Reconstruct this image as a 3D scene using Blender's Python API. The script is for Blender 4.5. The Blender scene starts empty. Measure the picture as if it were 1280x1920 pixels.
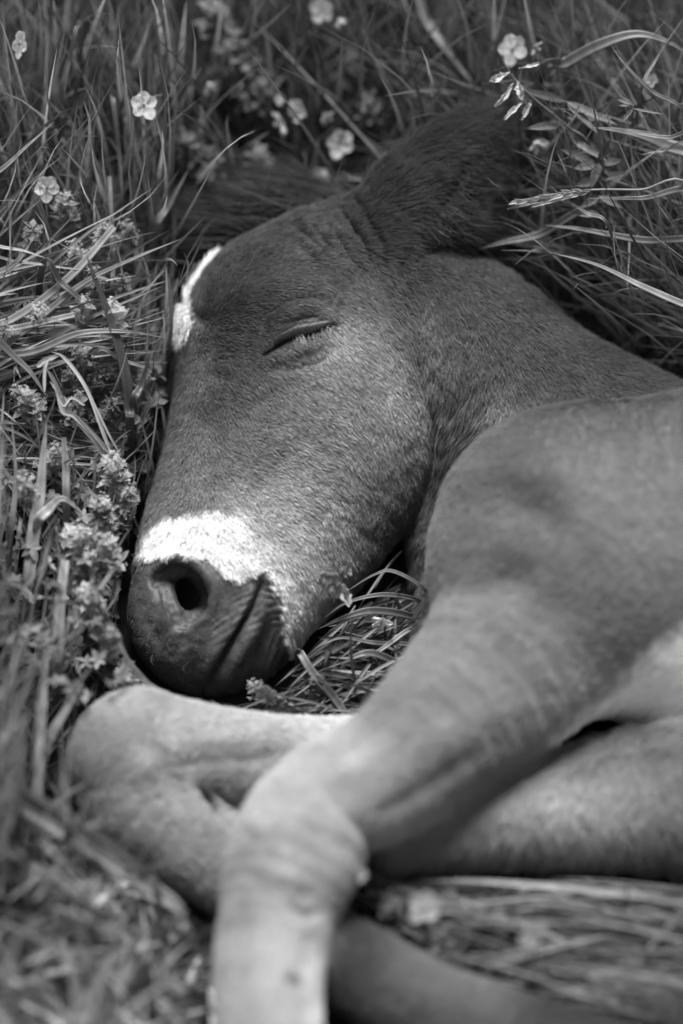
import bpy, math, random
import numpy as np
from mathutils import Matrix, Vector

# ------------------------------------------------------------------ camera, sky, sun
S = 0.00036                    # metres per design unit at the focus distance
DV = 1.5                       # camera to focus point (m)
DU = DV / S
TH = math.radians(58.0)        # camera pitch below the horizon
HH = 0.07                      # height of the aim point over the ground (m)
CT, ST = math.cos(TH), math.sin(TH)
sc = bpy.context.scene
C = sc.collection
VIEW = np.array([[1, 0, 0], [0, ST, CT], [0, -CT, ST]])      # rows: right, up, toward the camera

cam = bpy.data.cameras.new('camera')
camo = bpy.data.objects.new('camera', cam)
C.objects.link(camo)
camo.matrix_world = Matrix(((1, 0, 0, 0), (0, ST, -CT, -CT * DV), (0, CT, ST, ST * DV + HH), (0, 0, 0, 1)))
cam.sensor_fit = 'VERTICAL'
cam.sensor_height = 36.0
cam.sensor_width = 24.0
cam.lens = 36.0 * DV / (1920 * S)
cam.clip_start = 0.05
cam.clip_end = 1000
cam.dof.use_dof = True
cam.dof.focus_distance = DV + 0.012
cam.dof.aperture_fstop = 1.1
cam.dof.aperture_blades = 0
sc.camera = camo

SUN_EL, SUN_AZ = 58.0, -4.0      # elevation, azimuth (degrees clockwise from +Y, high behind the foal)
w = bpy.data.worlds.new('World')
sc.world = w
w.use_nodes = True
nt = w.node_tree
sky = nt.nodes.new('ShaderNodeTexSky')
sky.sky_type = 'NISHITA'
sky.sun_disc = False
sky.sun_elevation = math.radians(SUN_EL)
sky.sun_rotation = math.radians(SUN_AZ)
bw = nt.nodes.new('ShaderNodeRGBToBW')
bg = nt.nodes['Background']
nt.links.new(sky.outputs[0], bw.inputs[0])
nt.links.new(bw.outputs[0], bg.inputs['Color'])
bg.inputs['Strength'].default_value = 0.08
sl = bpy.data.lights.new('sun', 'SUN')
sl.energy = 3.6
sl.angle = math.radians(22)
so = bpy.data.objects.new('sun', sl)
C.objects.link(so)
az = math.radians(SUN_AZ)
el = math.radians(SUN_EL)
sdir = Vector((math.sin(az) * math.cos(el), math.cos(az) * math.cos(el), math.sin(el)))
so.rotation_euler = sdir.to_track_quat('Z', 'Y').to_euler()
sc.view_settings.view_transform = 'Standard'
sc.view_settings.look = 'None'
sc.view_settings.gamma = 1.0
sc.view_settings.use_curve_mapping = False
sc.view_settings.exposure = 1.18
sc.cycles.use_denoising = True
sc.cycles.max_bounces = 6
sc.cycles.diffuse_bounces = 3
sc.cycles.transmission_bounces = 4
try:
    sc.cycles_curves.shape = 'RIBBONS'
except Exception:
    pass

rng = np.random.default_rng(7)
random.seed(7)


# ------------------------------------------------------------------ coordinates
def W(p):
    """design coordinates (x right, y down, depth toward the camera) -> world metres"""
    p = np.asarray(p, float)
    f = (1 - p[..., 2] / DU) * S
    v = np.stack([(p[..., 0] - 640) * f, (960 - p[..., 1]) * f, p[..., 2] * S], -1)
    o = v @ VIEW
    o[..., 2] += HH
    return o


def UW(q):
    """world -> design coordinates"""
    q = np.array(q, float)
    q[..., 2] -= HH
    v = q @ VIEW.T
    z = v[..., 2] / S
    f = (1 - z / DU) * S
    return np.stack([v[..., 0] / f + 640, 960 - v[..., 1] / f, z], -1)


def wg(py, z=0.0):
    """depth of the ground (or of height z) seen at row py"""
    py = np.asarray(py, float)
    # v*CT + w*ST = z - HH, with v = (960-py)*(1-w/DU)*S
    a = (960 - py) * S * CT
    return (z - HH - a) / (ST * S - a / DU)


# ------------------------------------------------------------------ materials
def mat(name, attr=None, col=0.5, rough=0.6, transl=0.0, noise=0.0, nscale=60, spec=0.3, bump=0.0, bscale=400, sheen=0.0):
    m = bpy.data.materials.new(name)
    m.use_nodes = True
    t = m.node_tree
    n = t.nodes
    b = n['Principled BSDF']
    b.inputs['Roughness'].default_value = rough
    b.inputs['Specular IOR Level'].default_value = spec
    if sheen:
        b.inputs['Sheen Weight'].default_value = sheen
    if attr:
        a = n.new('ShaderNodeAttribute')
        a.attribute_name = attr
        src = a.outputs['Fac']
    else:
        a = n.new('ShaderNodeValue')
        a.outputs[0].default_value = col
        src = a.outputs[0]
    if noise:
        tc = n.new('ShaderNodeTexCoord')
        nz = n.new('ShaderNodeTexNoise')
        nz.inputs['Scale'].default_value = nscale
        nz.inputs['Detail'].default_value = 5
        t.links.new(tc.outputs['Object'], nz.inputs['Vector'])
        mr = n.new('ShaderNodeMapRange')
        mr.inputs['From Min'].default_value = 0.3
        mr.inputs['From Max'].default_value = 0.7
        mr.inputs['To Min'].default_value = 1 - noise
        mr.inputs['To Max'].default_value = 1 + noise
        t.links.new(nz.outputs[0], mr.inputs[0])
        mu = n.new('ShaderNodeMath')
        mu.operation = 'MULTIPLY'
        t.links.new(src, mu.inputs[0])
        t.links.new(mr.outputs[0], mu.inputs[1])
        src = mu.outputs[0]
    t.links.new(src, b.inputs['Base Color'])
    if bump:
        tc = n.new('ShaderNodeTexCoord')
        nz = n.new('ShaderNodeTexNoise')
        nz.inputs['Scale'].default_value = bscale
        nz.inputs['Detail'].default_value = 4
        bp = n.new('ShaderNodeBump')
        bp.inputs['Strength'].default_value = bump
        bp.inputs['Distance'].default_value = 0.0006
        t.links.new(tc.outputs['Object'], nz.inputs['Vector'])
        t.links.new(nz.outputs[0], bp.inputs['Height'])
        t.links.new(bp.outputs[0], b.inputs['Normal'])
    if transl:
        tr = n.new('ShaderNodeBsdfTranslucent')
        mx = n.new('ShaderNodeMixShader')
        mx.inputs[0].default_value = transl
        t.links.new(src, tr.inputs['Color'])
        t.links.new(b.outputs[0], mx.inputs[1])
        t.links.new(tr.outputs[0], mx.inputs[2])
        t.links.new(mx.outputs[0], n['Material Output'].inputs['Surface'])
    return m


def hair_mat(name, attr='tone'):
    m = bpy.data.materials.new(name)
    m.use_nodes = True
    t = m.node_tree
    n = t.nodes
    for x in list(n):
        if x.type == 'BSDF_PRINCIPLED':
            n.remove(x)
    a = n.new('ShaderNodeAttribute')
    a.attribute_name = attr
    df = n.new('ShaderNodeBsdfDiffuse')
    t.links.new(a.outputs['Fac'], df.inputs['Color'])
    hb = n.new('ShaderNodeBsdfHair')
    hb.component = 'Reflection'
    hb.inputs['RoughnessU'].default_value = 0.35
    hb.inputs['RoughnessV'].default_value = 0.6
    mu = n.new('ShaderNodeMath')
    mu.operation = 'MULTIPLY_ADD'
    mu.inputs[1].default_value = 1.2
    mu.inputs[2].default_value = 0.02
    t.links.new(a.outputs['Fac'], mu.inputs[0])
    t.links.new(mu.outputs[0], hb.inputs['Color'])
    mx = n.new('ShaderNodeMixShader')
    mx.inputs[0].default_value = 0.3
    t.links.new(df.outputs[0], mx.inputs[1])
    t.links.new(hb.outputs[0], mx.inputs[2])
    t.links.new(mx.outputs[0], n['Material Output'].inputs['Surface'])
    return m


M_SKIN = mat('foal_skin', 'tone', rough=0.5, noise=0.15, nscale=900, spec=0.35, bump=0.4, bscale=1500)
M_HAIR = hair_mat('foal_hair')
M_GRASS = mat('grass_blade', 'tone', rough=0.42, transl=0.35, noise=0.15, nscale=120, spec=0.4)
M_LEAF = mat('leaf', 'tone', rough=0.5, transl=0.35, noise=0.25, nscale=300, spec=0.35, bump=0.5, bscale=700)
M_PETAL = mat('petal', 'tone', rough=0.6, transl=0.4, noise=0.08, nscale=500, spec=0.2)
M_SOIL = mat('soil', None, col=0.018, rough=0.95, noise=0.5, nscale=40, spec=0.1, bump=1.0, bscale=150)
M_EYE = mat('eye_surface', None, col=0.012, rough=0.12, spec=0.6)


def tag(o, label=None, cat=None, group=None, kind=None):
    if label: o['label'] = label
    if cat: o['category'] = cat
    if group: o['group'] = group
    if kind: o['kind'] = kind
    return o


def empty(name, loc=(0, 0, 0)):
    o = bpy.data.objects.new(name, None)
    o.empty_display_size = 0.02
    o.location = loc
    C.objects.link(o)
    return o


def mesh_obj(name, verts, faces, m, parent=None, tone=None, smooth=True, extra=()):
    me = bpy.data.meshes.new(name)
    verts = np.asarray(verts, np.float32)
    if isinstance(faces, np.ndarray):
        k = faces.shape[1]
        me.vertices.add(len(verts))
        me.vertices.foreach_set('co', verts.ravel())
        lv = faces.astype(np.int32).ravel()
        ls = np.arange(0, faces.size, k, dtype=np.int32)
        if len(extra):
            cnt = np.array([len(e) for e in extra])
            ls = np.concatenate([ls, len(lv) + np.r_[0, np.cumsum(cnt)[:-1]]]).astype(np.int32)
            lv = np.concatenate([lv, np.concatenate([np.asarray(e) for e in extra])]).astype(np.int32)
        me.loops.add(len(lv))
        me.loops.foreach_set('vertex_index', lv)
        me.polygons.add(len(ls))
        me.polygons.foreach_set('loop_start', ls)
        me.update(calc_edges=True)
    else:
        me.from_pydata([tuple(v) for v in verts], [], faces)
        me.update()
    me.validate()
    if tone is not None:
        a = me.attributes.new('tone', 'FLOAT', 'POINT')
        t = np.asarray(tone, np.float32)
        if t.ndim == 0:
            t = np.full(len(verts), float(t), np.float32)
        a.data.foreach_set('value', t)
    if smooth:
        me.polygons.foreach_set('use_smooth', np.ones(len(me.polygons), bool))
    me.materials.append(m)
    o = bpy.data.objects.new(name, me)
    C.objects.link(o)
    if parent is not None:
        o.parent = parent
    return o


# ------------------------------------------------------------------ noise
_lat = np.random.default_rng(3).random((64, 64, 64)).astype(np.float32)


_a, _b = 0.61, 0.47
_rot = np.array([[math.cos(_a), math.sin(_a), 0], [-math.sin(_a), math.cos(_a), 0], [0, 0, 1]]) @ np.array([[1, 0, 0], [0, math.cos(_b), math.sin(_b)], [0, -math.sin(_b), math.cos(_b)]]) @ np.array([[math.cos(_b), 0, math.sin(_b)], [0, 1, 0], [-math.sin(_b), 0, math.cos(_b)]])


def vnoise(p, scale):
    q = (np.asarray(p, np.float64) @ _rot) / scale + 1000.0
    i = np.floor(q).astype(np.int64)
    f = q - i
    f = f * f * (3 - 2 * f)
    i &= 63
    j = (i + 1) & 63
    r = 0
    for a in (0, 1):
        X = j[..., 0] if a else i[..., 0]
        fx = f[..., 0] if a else 1 - f[..., 0]
        for b in (0, 1):
            Y = j[..., 1] if b else i[..., 1]
            fy = f[..., 1] if b else 1 - f[..., 1]
            for c in (0, 1):
                Z = j[..., 2] if c else i[..., 2]
                fz = f[..., 2] if c else 1 - f[..., 2]
                r = r + _lat[X, Y, Z] * fx * fy * fz
    return r * 2 - 1


def sstep(a, b, x):
    t = np.clip((x - a) / (b - a), 0, 1)
    return t * t * (3 - 2 * t)


# ------------------------------------------------------------------ the foal: implicit body
def catmull(P, n):
    P = np.asarray(P, float)
    if len(P) < 3:
        t = np.linspace(0, 1, n + 1)[:, None]
        return P[0] * (1 - t) + P[1] * t
    Q = np.vstack([2 * P[0] - P[1], P, 2 * P[-1] - P[-2]])
    out = []
    for i in range(len(P) - 1):
        p0, p1, p2, p3 = Q[i:i + 4]
        for t in np.linspace(0, 1, n, endpoint=False):
            out.append(0.5 * (2 * p1 + (p2 - p0) * t + (2 * p0 - 5 * p1 + 4 * p2 - p3) * t * t + (3 * p1 - 3 * p2 + p3 - p0) * t ** 3))
    out.append(P[-1])
    return np.array(out)


# group, smoothness k, points (x, y, depth, radius, depth flattening)
CH = [
    ('head', 30, [(560, 644, -185, 221, .82), (545, 765, -170, 216, .76), (512, 890, -130, 207, .65), (456, 1032, -85, 192, .62), (398, 1150, -62, 158, .70)], 4),
    ('head', 45, [(655, 690, -205, 205, .90), (650, 775, -185, 200, .88), (620, 880, -160, 175, .78), (560, 1000, -125, 150, .62)], 3),       # cheek and jaw
    ('head', 40, [(600, 560, -190, 165, .85), (655, 480, -195, 110, .9), (700, 455, -195, 95, .9)], 3),      # poll
    ('head', 22, [(500, 1195, -70, 55, 1.0), (455, 1240, -75, 52, 1.1)], 3),       # lower lip and chin
    ('neck', 40, [(690, 560, -200, 125, .9), (850, 660, -180, 178, .85), (980, 780, -170, 192, .85), (1200, 930, -150, 226, .9), (1450, 1060, -150, 260, .9)], 3),
    ('neck', 40, [(830, 760, -170, 125, .9), (855, 900, -190, 105, .9), (900, 1060, -190, 130, .9)], 3),     # throat
    ('neck', 25, [(880, 1080, -90, 70, .9), (835, 1170, -40, 62, .9), (850, 1270, 10, 60, .9)], 3),       # chest
    ('ear', 22, [(700, 440, -165, 72, .8), (765, 362, -170, 70, .6), (832, 302, -185, 64, .45), (890, 252, -200, 50, .4), (935, 205, -215, 14, .45)], 4),
    ('ear', 30, [(700, 480, -150, 70, .8), (760, 440, -150, 40, .8)], 2),
    ('limb', 45, [(2560, 1150, -20, 330, .75), (2250, 1140, 0, 420, .72), (1950, 1120, 0, 450, .7), (1600, 1090, 20, 420, .7), (1280, 1055, 60, 318, .72), (1085, 1040, 90, 276, .75)], 3),
    ('limb', 50, [(1085, 1040, 90, 268, .75), (1000, 1190, 150, 190, .8), (865, 1335, 230, 150, .85), (730, 1450, 285, 122, .9), (600, 1515, 320, 112, .9), (556, 1600, 345, 125, .9), (520, 1715, 385, 106, .85), (503, 1850, 430, 100, .85), (512, 2060, 545, 92, .85), (520, 2200, 625, 86, .85), (526, 2290, 680, 96, .85), (540, 2380, 730, 72, .85), (556, 2450, 775, 84, .85)], 4),
    ('belly', 30, [(1950, 1400, 40, 260, .9), (1400, 1480, 125, 178, .9), (1150, 1505, 160, 126, .9), (950, 1535, 190, 94, .9), (740, 1580, 220, 56, .9)], 3),
    ('far', 35, [(900, 1430, 110, 105, .8), (700, 1432, 115, 92, .8), (560, 1436, 130, 90, .8), (420, 1428, 150, 100, .85), (268, 1410, 165, 112, .85)], 3),
    ('far', 35, [(252, 1420, 160, 118, .85), (270, 1495, 165, 112, .85), (350, 1570, 180, 98, .85), (470, 1660, 215, 86, .85), (600, 1760, 260, 80, .85)], 3),
    ('low', 25, [(540, 1760, 320, 60, .9), (650, 1808, 335, 84, .8), (800, 1895, 360, 92, .8), (980, 1965, 380, 98, .8), (1250, 2050, 440, 100, .8), (1450, 2100, 480, 84, .8), (1600, 2120, 500, 92, .8), (1700, 2150, 520, 70, .8)], 3),
]
SEG = []
for g, k, pts, n in CH:
    P = catmull(pts, n)
    P[:, 3] = np.maximum(P[:, 3], 6)
    SEG.append((g, k, P))
GROUPS = ['head', 'neck', 'ear', 'limb', 'belly', 'far', 'low']


def chain_d(p, P):
    d = np.full(len(p), 1e3, np.float32)
    p = np.asarray(p, np.float32)
    X, Y, Z = p[:, 0], p[:, 1], p[:, 2]
    for a, b in zip(P[:-1], P[1:]):
        ik = np.float32(2 / (a[4] + b[4]))
        bx, by, bz = np.float32(b[0] - a[0]), np.float32(b[1] - a[1]), np.float32(b[2] - a[2]) * ik
        x, y, z = X - np.float32(a[0]), Y - np.float32(a[1]), (Z - np.float32(a[2])) * ik
        t = (x * bx + y * by + z * bz) / (bx * bx + by * by + bz * bz)
        np.clip(t, 0, 1, out=t)
        x -= t * bx; y -= t * by; z -= t * bz
        x *= x; y *= y; z *= z
        x += y; x += z
        np.sqrt(x, out=x)
        t *= np.float32(b[3] - a[3])
        x -= t; x -= np.float32(a[3])
        np.minimum(d, x, out=d)
    return d


def inbox(p, lo, hi):
    x, y, z = p[:, 0], p[:, 1], p[:, 2]
    return np.nonzero((x > lo[0]) & (x < hi[0]) & (y > lo[1]) & (y < hi[1]) & (z > lo[2]) & (z < hi[2]))[0]


def smin(a, b, k):
    h = np.maximum(k - np.abs(a - b), 0) / k
    return np.minimum(a, b) - h * h * k * 0.25


BB = []
for g, k, P in SEG:
    r = P[:, 3:4] * np.array([1, 1, 1]) * np.stack([np.ones(len(P)), np.ones(len(P)), np.maximum(P[:, 4], .5)], 1)
    BB.append(((P[:, :3] - r).min(0) - k - 25, (P[:, :3] + r).max(0) + k + 25))

NOSTRIL = catmull([(298, 1084, 2, 17, 1), (330, 1074, 16, 25, 1), (362, 1098, 22, 32, 1), (369, 1134, 24, 28, 1), (352, 1164, 30, 16, 1)], 4)
NOSTRIL3 = catmull([(304, 1094, 8, 17, 1), (312, 1128, 22, 17, 1), (332, 1166, 32, 14, 1)], 4)
NOSTRIL2 = catmull([(352, 1106, 2, 31, 1), (346, 1116, -38, 32, 1), (325, 1098, -95, 26, 1)], 4)
FOLD = catmull([(312, 1092, -22, 8, 1), (318, 1118, -4, 11, 1), (324, 1146, 4, 11, 1), (338, 1174, 10, 10, 1)], 4)
EAR_IN = catmull([(830, 385, -150, 20, 1), (865, 335, -160, 26, 1), (905, 275, -170, 16, 1)], 3)


def sdf(p, want=False):
    n = len(p)
    f = np.full(n, 400.0)
    gd = {g: np.full(n, 400.0) for g in GROUPS} if want else None
    for (g, k, P), (lo, hi) in zip(SEG, BB):
        m = inbox(p, lo, hi)
        if not len(m):
            continue
        d = chain_d(p[m], P)
        f[m] = smin(f[m], d, k)
        if want:
            gd[g][m] = np.minimum(gd[g][m], d)
    for N, k in ((NOSTRIL, 10), (NOSTRIL3, 18), (NOSTRIL2, 20), (EAR_IN, 14)):
        lo = N[:, :3].min(0) - 80
        hi = N[:, :3].max(0) + 80
        m = inbox(p, lo, hi)
        if len(m):
            f[m] = -smin(-f[m], chain_d(p[m], N), k)
    lo = FOLD[:, :3].min(0) - 60
    m = inbox(p, lo, FOLD[:, :3].max(0) + 60)
    if len(m):
        f[m] = smin(f[m], chain_d(p[m], FOLD), 14)
    return (f, gd) if want else f


def grad(p, e=1.5):
    K = np.array([[1, -1, -1], [-1, -1, 1], [-1, 1, -1], [1, 1, 1]], float)
    g = 0
    for k in K:
        g = g + k * sdf(p + k * e)[:, None]
    return g / (4 * e)


# surface normals after sculpting
def vnormals(V, Q):
    n = np.cross(V[Q[:, 2]] - V[Q[:, 0]], V[Q[:, 3]] - V[Q[:, 1]])
    N = np.zeros_like(V)
    for a in range(4):
        for k in range(3):
            N[:, k] += np.bincount(Q[:, a], n[:, k], len(V))
    return N / (np.linalg.norm(N, axis=1, keepdims=True) + 1e-9)


def build_body():
    st = 11.0
    lo = np.array([90.0, 100.0, -620.0])
    hi = np.array([2940.0, 2560.0, 880.0])
    nn = ((hi - lo) / st).astype(int) + 1
    ax = [lo[i] + st * np.arange(nn[i]) for i in range(3)]
    G = np.stack(np.meshgrid(*ax, indexing='ij'), -1).reshape(-1, 3)
    F = sdf(G).reshape(nn)
    F[0] = F[-1] = 50; F[:, 0] = F[:, -1] = 50; F[:, :, 0] = F[:, :, -1] = 50
    I = F < 0
    # cells crossed by the surface
    c = np.zeros(nn - 1, int)
    for a in (0, 1):
        for b in (0, 1):
            for d in (0, 1):
                c += I[a:nn[0] - 1 + a, b:nn[1] - 1 + b, d:nn[2] - 1 + d]
    cell = (c > 0) & (c < 8)
    idx = -np.ones(cell.shape, int)
    cc = np.argwhere(cell)
    idx[cell] = np.arange(len(cc))
    V = lo + (cc + 0.5) * st
    quads = []
    for axis in range(3):
        s0 = [slice(None)] * 3; s1 = [slice(None)] * 3
        s0[axis] = slice(0, -1); s1[axis] = slice(1, None)
        A, B = I[tuple(s0)], I[tuple(s1)]
        e = np.argwhere(A != B)
        inside = A[tuple(e.T)]
        o1, o2 = [(1, 2), (2, 0), (0, 1)][axis]
        d1 = np.zeros(3, int); d1[o1] = 1
        d2 = np.zeros(3, int); d2[o2] = 1
        q = np.stack([idx[tuple((e - d1 - d2).T)], idx[tuple((e - d2).T)], idx[tuple(e.T)], idx[tuple((e - d1).T)]], 1)
        q[~inside] = q[~inside][:, ::-1]
        quads.append(q)
    Q = np.vstack(quads)

    def project(V, Q, it):
        for _ in range(it):
            V = V - (np.clip(sdf(V), -8, 8) * .75)[:, None] * vnormals(V, Q)
        return V

    def relax(V, Q, it):
        for _ in range(it):
            acc = np.zeros_like(V); cnt = np.zeros(len(V))
            for a in range(4):
                for b in (1, 3):
                    j = Q[:, (a + b) % 4]
                    for ax_ in range(3):
                        acc[:, ax_] += np.bincount(Q[:, a], V[j, ax_], len(V))
                    cnt += np.bincount(Q[:, a], minlength=len(V))
            V = 0.4 * V + 0.6 * acc / cnt[:, None]
        return V

    def subdiv(V, Q):
        E = np.stack([Q, np.roll(Q, -1, 1)], -1).reshape(-1, 2)
        E.sort(1)
        key = E[:, 0] * len(V) + E[:, 1]
        u, inv = np.unique(key, return_inverse=True)
        ev = (V[u // len(V)] + V[u % len(V)]) / 2
        fv = V[Q].mean(1)
        n0, n1 = len(V), len(u)
        em = inv.reshape(-1, 4) + n0
        fi = np.arange(len(Q)) + n0 + n1
        out = np.concatenate([np.stack([Q[:, i], em[:, i], fi, em[:, (i + 3) % 4]], 1) for i in range(4)])
        return np.vstack([V, ev, fv]), out

    V = relax(V, Q, 2)
    V = project(V, Q, 4)
    V = project(relax(V, Q, 2), Q, 3)
    V, Q = subdiv(V, Q)
    V = project(V, Q, 2)
    # second subdivision only where the camera looks (coarse faces next to it take the new edge points)
    N = vnormals(V, Q)
    c = V[Q].mean(1)
    nz = N[Q][:, :, 2].max(1)
    sel = (nz > -0.1) & (c[:, 0] < 1330) & (c[:, 1] < 1960)
    F, K = Q[sel], Q[~sel]
    nv = len(V)
    V2, F2 = subdiv(V, F)
    E = np.stack([F, np.roll(F, -1, 1)], -1).reshape(-1, 2)
    E.sort(1)
    key = np.unique(E[:, 0].astype(np.int64) * nv + E[:, 1])
    KE = np.stack([K, np.roll(K, -1, 1)], -1)
    KE.sort(2)
    kk = KE[:, :, 0].astype(np.int64) * nv + KE[:, :, 1]
    pos = np.clip(np.searchsorted(key, kk), 0, len(key) - 1)
    hit = key[pos] == kk
    border = hit.any(1)
    NG = []
    for f, h, ps in zip(K[border], hit[border], pos[border]):
        o = []
        for i in range(4):
            o.append(f[i])
            if h[i]:
                o.append(nv + ps[i])
        NG.append(o)
    QQ = np.vstack([F2, K[~border]])
    V2 = project(V2, np.vstack([F2, K]), 2)
    return V2, QQ, NG


# ---- modelling strokes: (points, sigma, height, depth range)
def seg2(p, P):
    """2-D distance to a polyline, arc parameter 0..1, signed side"""
    P = np.asarray(P, float)
    L = np.r_[0, np.cumsum(np.hypot(*(P[1:, :2] - P[:-1, :2]).T))]
    best = np.full(len(p), 1e9); par = np.zeros(len(p)); side = np.zeros(len(p))
    for i in range(len(P) - 1):
        a, b = P[i, :2], P[i + 1, :2]
        ba = b - a
        pa = p[:, :2] - a
        t = np.clip(pa @ ba / (ba @ ba), 0, 1)
        q = pa - t[:, None] * ba
        d = np.hypot(q[:, 0], q[:, 1])
        m = d < best
        best[m] = d[m]
        par[m] = ((L[i] + t * (L[i + 1] - L[i])) / L[-1])[m]
        side[m] = np.sign(ba[0] * q[:, 1] - ba[1] * q[:, 0])[m]
    return best, par, side


HEADZ = (-260, 120)
ST_ = [
    # eye: slit, lids and folds
    ([(492, 663), (510, 656), (530, 642), (552, 633), (580, 629), (604, 620), (624, 608)], 4.6, -13.0, HEADZ),
    ([(498, 660), (515, 652), (536, 643)], 5, -7, HEADZ),
    ([(500, 646), (525, 628), (555, 614), (590, 608), (622, 600)], 11, 12, HEADZ),
    ([(520, 628), (550, 612), (590, 604), (618, 600)], 3.2, -6.5, HEADZ),
    ([(535, 606), (560, 600), (585, 594), (600, 595)], 3.6, -7, HEADZ),
    ([(505, 615), (535, 590), (575, 578), (612, 590)], 16, 10, HEADZ),
    ([(478, 640), (492, 605), (530, 572), (585, 560), (628, 578)], 7, -6, HEADZ),
    ([(500, 672), (530, 664), (565, 654), (600, 642)], 8, 5, HEADZ),
    ([(500, 688), (540, 690), (580, 682), (612, 668), (630, 640)], 9, -4, HEADZ),
    ([(630, 605), (626, 630), (620, 650)], 4, -2.5, HEADZ),
    ([(450, 600), (470, 560), (520, 535), (580, 535), (625, 560)], 24, 11, HEADZ),      # brow
    ([(445, 650), (470, 600), (500, 580)], 14, -6, HEADZ),
    ([(640, 560), (668, 520), (690, 500)], 26, -12, HEADZ),     # hollow above the eye
    ([(560, 520), (610, 500), (650, 470)], 20, -5, HEADZ),
    ([(640, 640), (660, 700), (640, 760)], 30, 4, HEADZ),
    ([(600, 720), (540, 800), (480, 880), (440, 940)], 22, 6, HEADZ),      # facial crest
    ([(520, 700), (470, 780), (420, 860)], 26, -5, HEADZ),
    ([(380, 720), (350, 840), (320, 940)], 24, 3, HEADZ),
    ([(780, 720), (800, 800), (785, 880), (750, 950)], 12, 5, HEADZ),      # edge of the jaw muscle
    ([(560, 960), (600, 1010), (610, 1080)], 30, -5, HEADZ),
    # nostril rims
    ([(286, 1072), (318, 1048), (358, 1050), (390, 1078), (402, 1118), (392, 1158)], 10, 11, HEADZ),
    ([(298, 1092), (302, 1125), (314, 1155), (330, 1184)], 9, 9, HEADZ),
    ([(340, 1178), (372, 1166), (388, 1158)], 7, 3, HEADZ),
    # mouth
    ([(491, 1092), (478, 1125), (462, 1155), (440, 1190), (420, 1225), (400, 1262), (380, 1305)], 4.6, -20, HEADZ),
    ([(478, 1092), (464, 1125), (448, 1155), (426, 1188), (402, 1225), (380, 1268)], 11, 12, HEADZ),
    ([(498, 1120), (485, 1160), (462, 1200), (438, 1240), (415, 1290)], 14, 16, HEADZ),
    ([(492, 1070), (502, 1090), (516, 1130), (526, 1180), (530, 1230)], 7, 4, HEADZ),
    ([(536, 1150), (556, 1200), (560, 1240)], 6, -3, HEADZ),
    ([(505, 1160), (492, 1215), (476, 1262), (458, 1300)], 10, -9, HEADZ),
    ([(262, 1120), (275, 1170), (310, 1215)], 12, -4, HEADZ),
    # ear base folds
    ([(600, 405), (625, 440), (650, 475), (672, 500)], 5, -5, (-320, 60)),
    ([(625, 388), (655, 425), (680, 465), (692, 500)], 5, -5, (-320, 60)),
    ([(575, 415), (600, 450), (630, 480)], 5, -4, (-320, 60)),
    ([(655, 375), (685, 415), (706, 455), (712, 500)], 5, -5, (-320, 60)),
    ([(540, 425), (570, 445), (600, 470)], 6, -3.5, (-320, 60)),
    ([(750, 440), (758, 470), (748, 500), (760, 530)], 8, -9, (-320, 60)),
    # throat folds
    ([(782, 640), (790, 720), (812, 800), (808, 880), (786, 960), (765, 1010)], 9, -13, (-400, 60)),
    ([(850, 620), (880, 660), (872, 720), (850, 790)], 9, -6, (-400, 60)),
    ([(850, 560), (860, 600), (858, 640)], 14, -4, (-400, 60)),
    ([(905, 780), (870, 850), (830, 930)], 9, -5, (-400, 0)),
    # limb modelling
    ([(880, 900), (960, 870), (1080, 880)], 40, 8, (0, 400)),
    ([(930, 950), (1000, 960), (1050, 1000)], 40, -16, (0, 400)),
    ([(850, 1150), (930, 1100), (1010, 1070)], 35, -10, (0, 400)),
    ([(560, 1450), (640, 1440), (740, 1400)], 30, 8, (150, 600)),
    ([(560, 1560), (620, 1570), (660, 1600)], 26, -5, (150, 600)),
    ([(600, 1570), (590, 1640), (600, 1700)], 22, -4, (150, 600)),
    ([(540, 1695), (575, 1715), (600, 1700)], 10, -7, (150, 600)),
    ([(470, 1560), (500, 1540)], 34, 9, (150, 600)),
    ([(465, 1690), (450, 1800), (448, 1960)], 16, -8, (150, 700)),
    ([(575, 1740), (570, 1850), (572, 1960)], 12, -7, (150, 700)),
    ([(760, 1290), (700, 1380), (620, 1430)], 16, -7, (100, 600)),
    ([(900, 1400), (800, 1470), (700, 1530)], 18, -9, (100, 600)),
    ([(1000, 1290), (860, 1370), (700, 1460)], 30, 8, (100, 600)),
    ([(480, 1610), (520, 1640), (590, 1640)], 20, 6, (150, 600)),
    ([(200, 1330), (160, 1400), (170, 1480)], 26, 7, (60, 400)),
    ([(240, 1370), (300, 1420), (330, 1500)], 24, -7, (60, 400)),
    ([(535, 1828), (555, 1826)], 8, 5, (150, 700)),
    # folded knee of the far leg
    ([(378, 1478), (398, 1505), (420, 1535), (438, 1552)], 9, -30, (60, 400)),
    ([(402, 1474), (425, 1498), (450, 1510)], 8, -12, (60, 400)),
    ([(355, 1480), (380, 1525), (415, 1565)], 14, 9, (60, 400)),
    ([(1330, 1370), (1150, 1400), (1000, 1440), (860, 1500)], 22, -12, (60, 400)),
    ([(330, 1395), (420, 1385), (560, 1390)], 14, 5, (60, 400)),
    ([(330, 1430), (420, 1425), (560, 1418)], 12, -5, (60, 400)),
]


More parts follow.
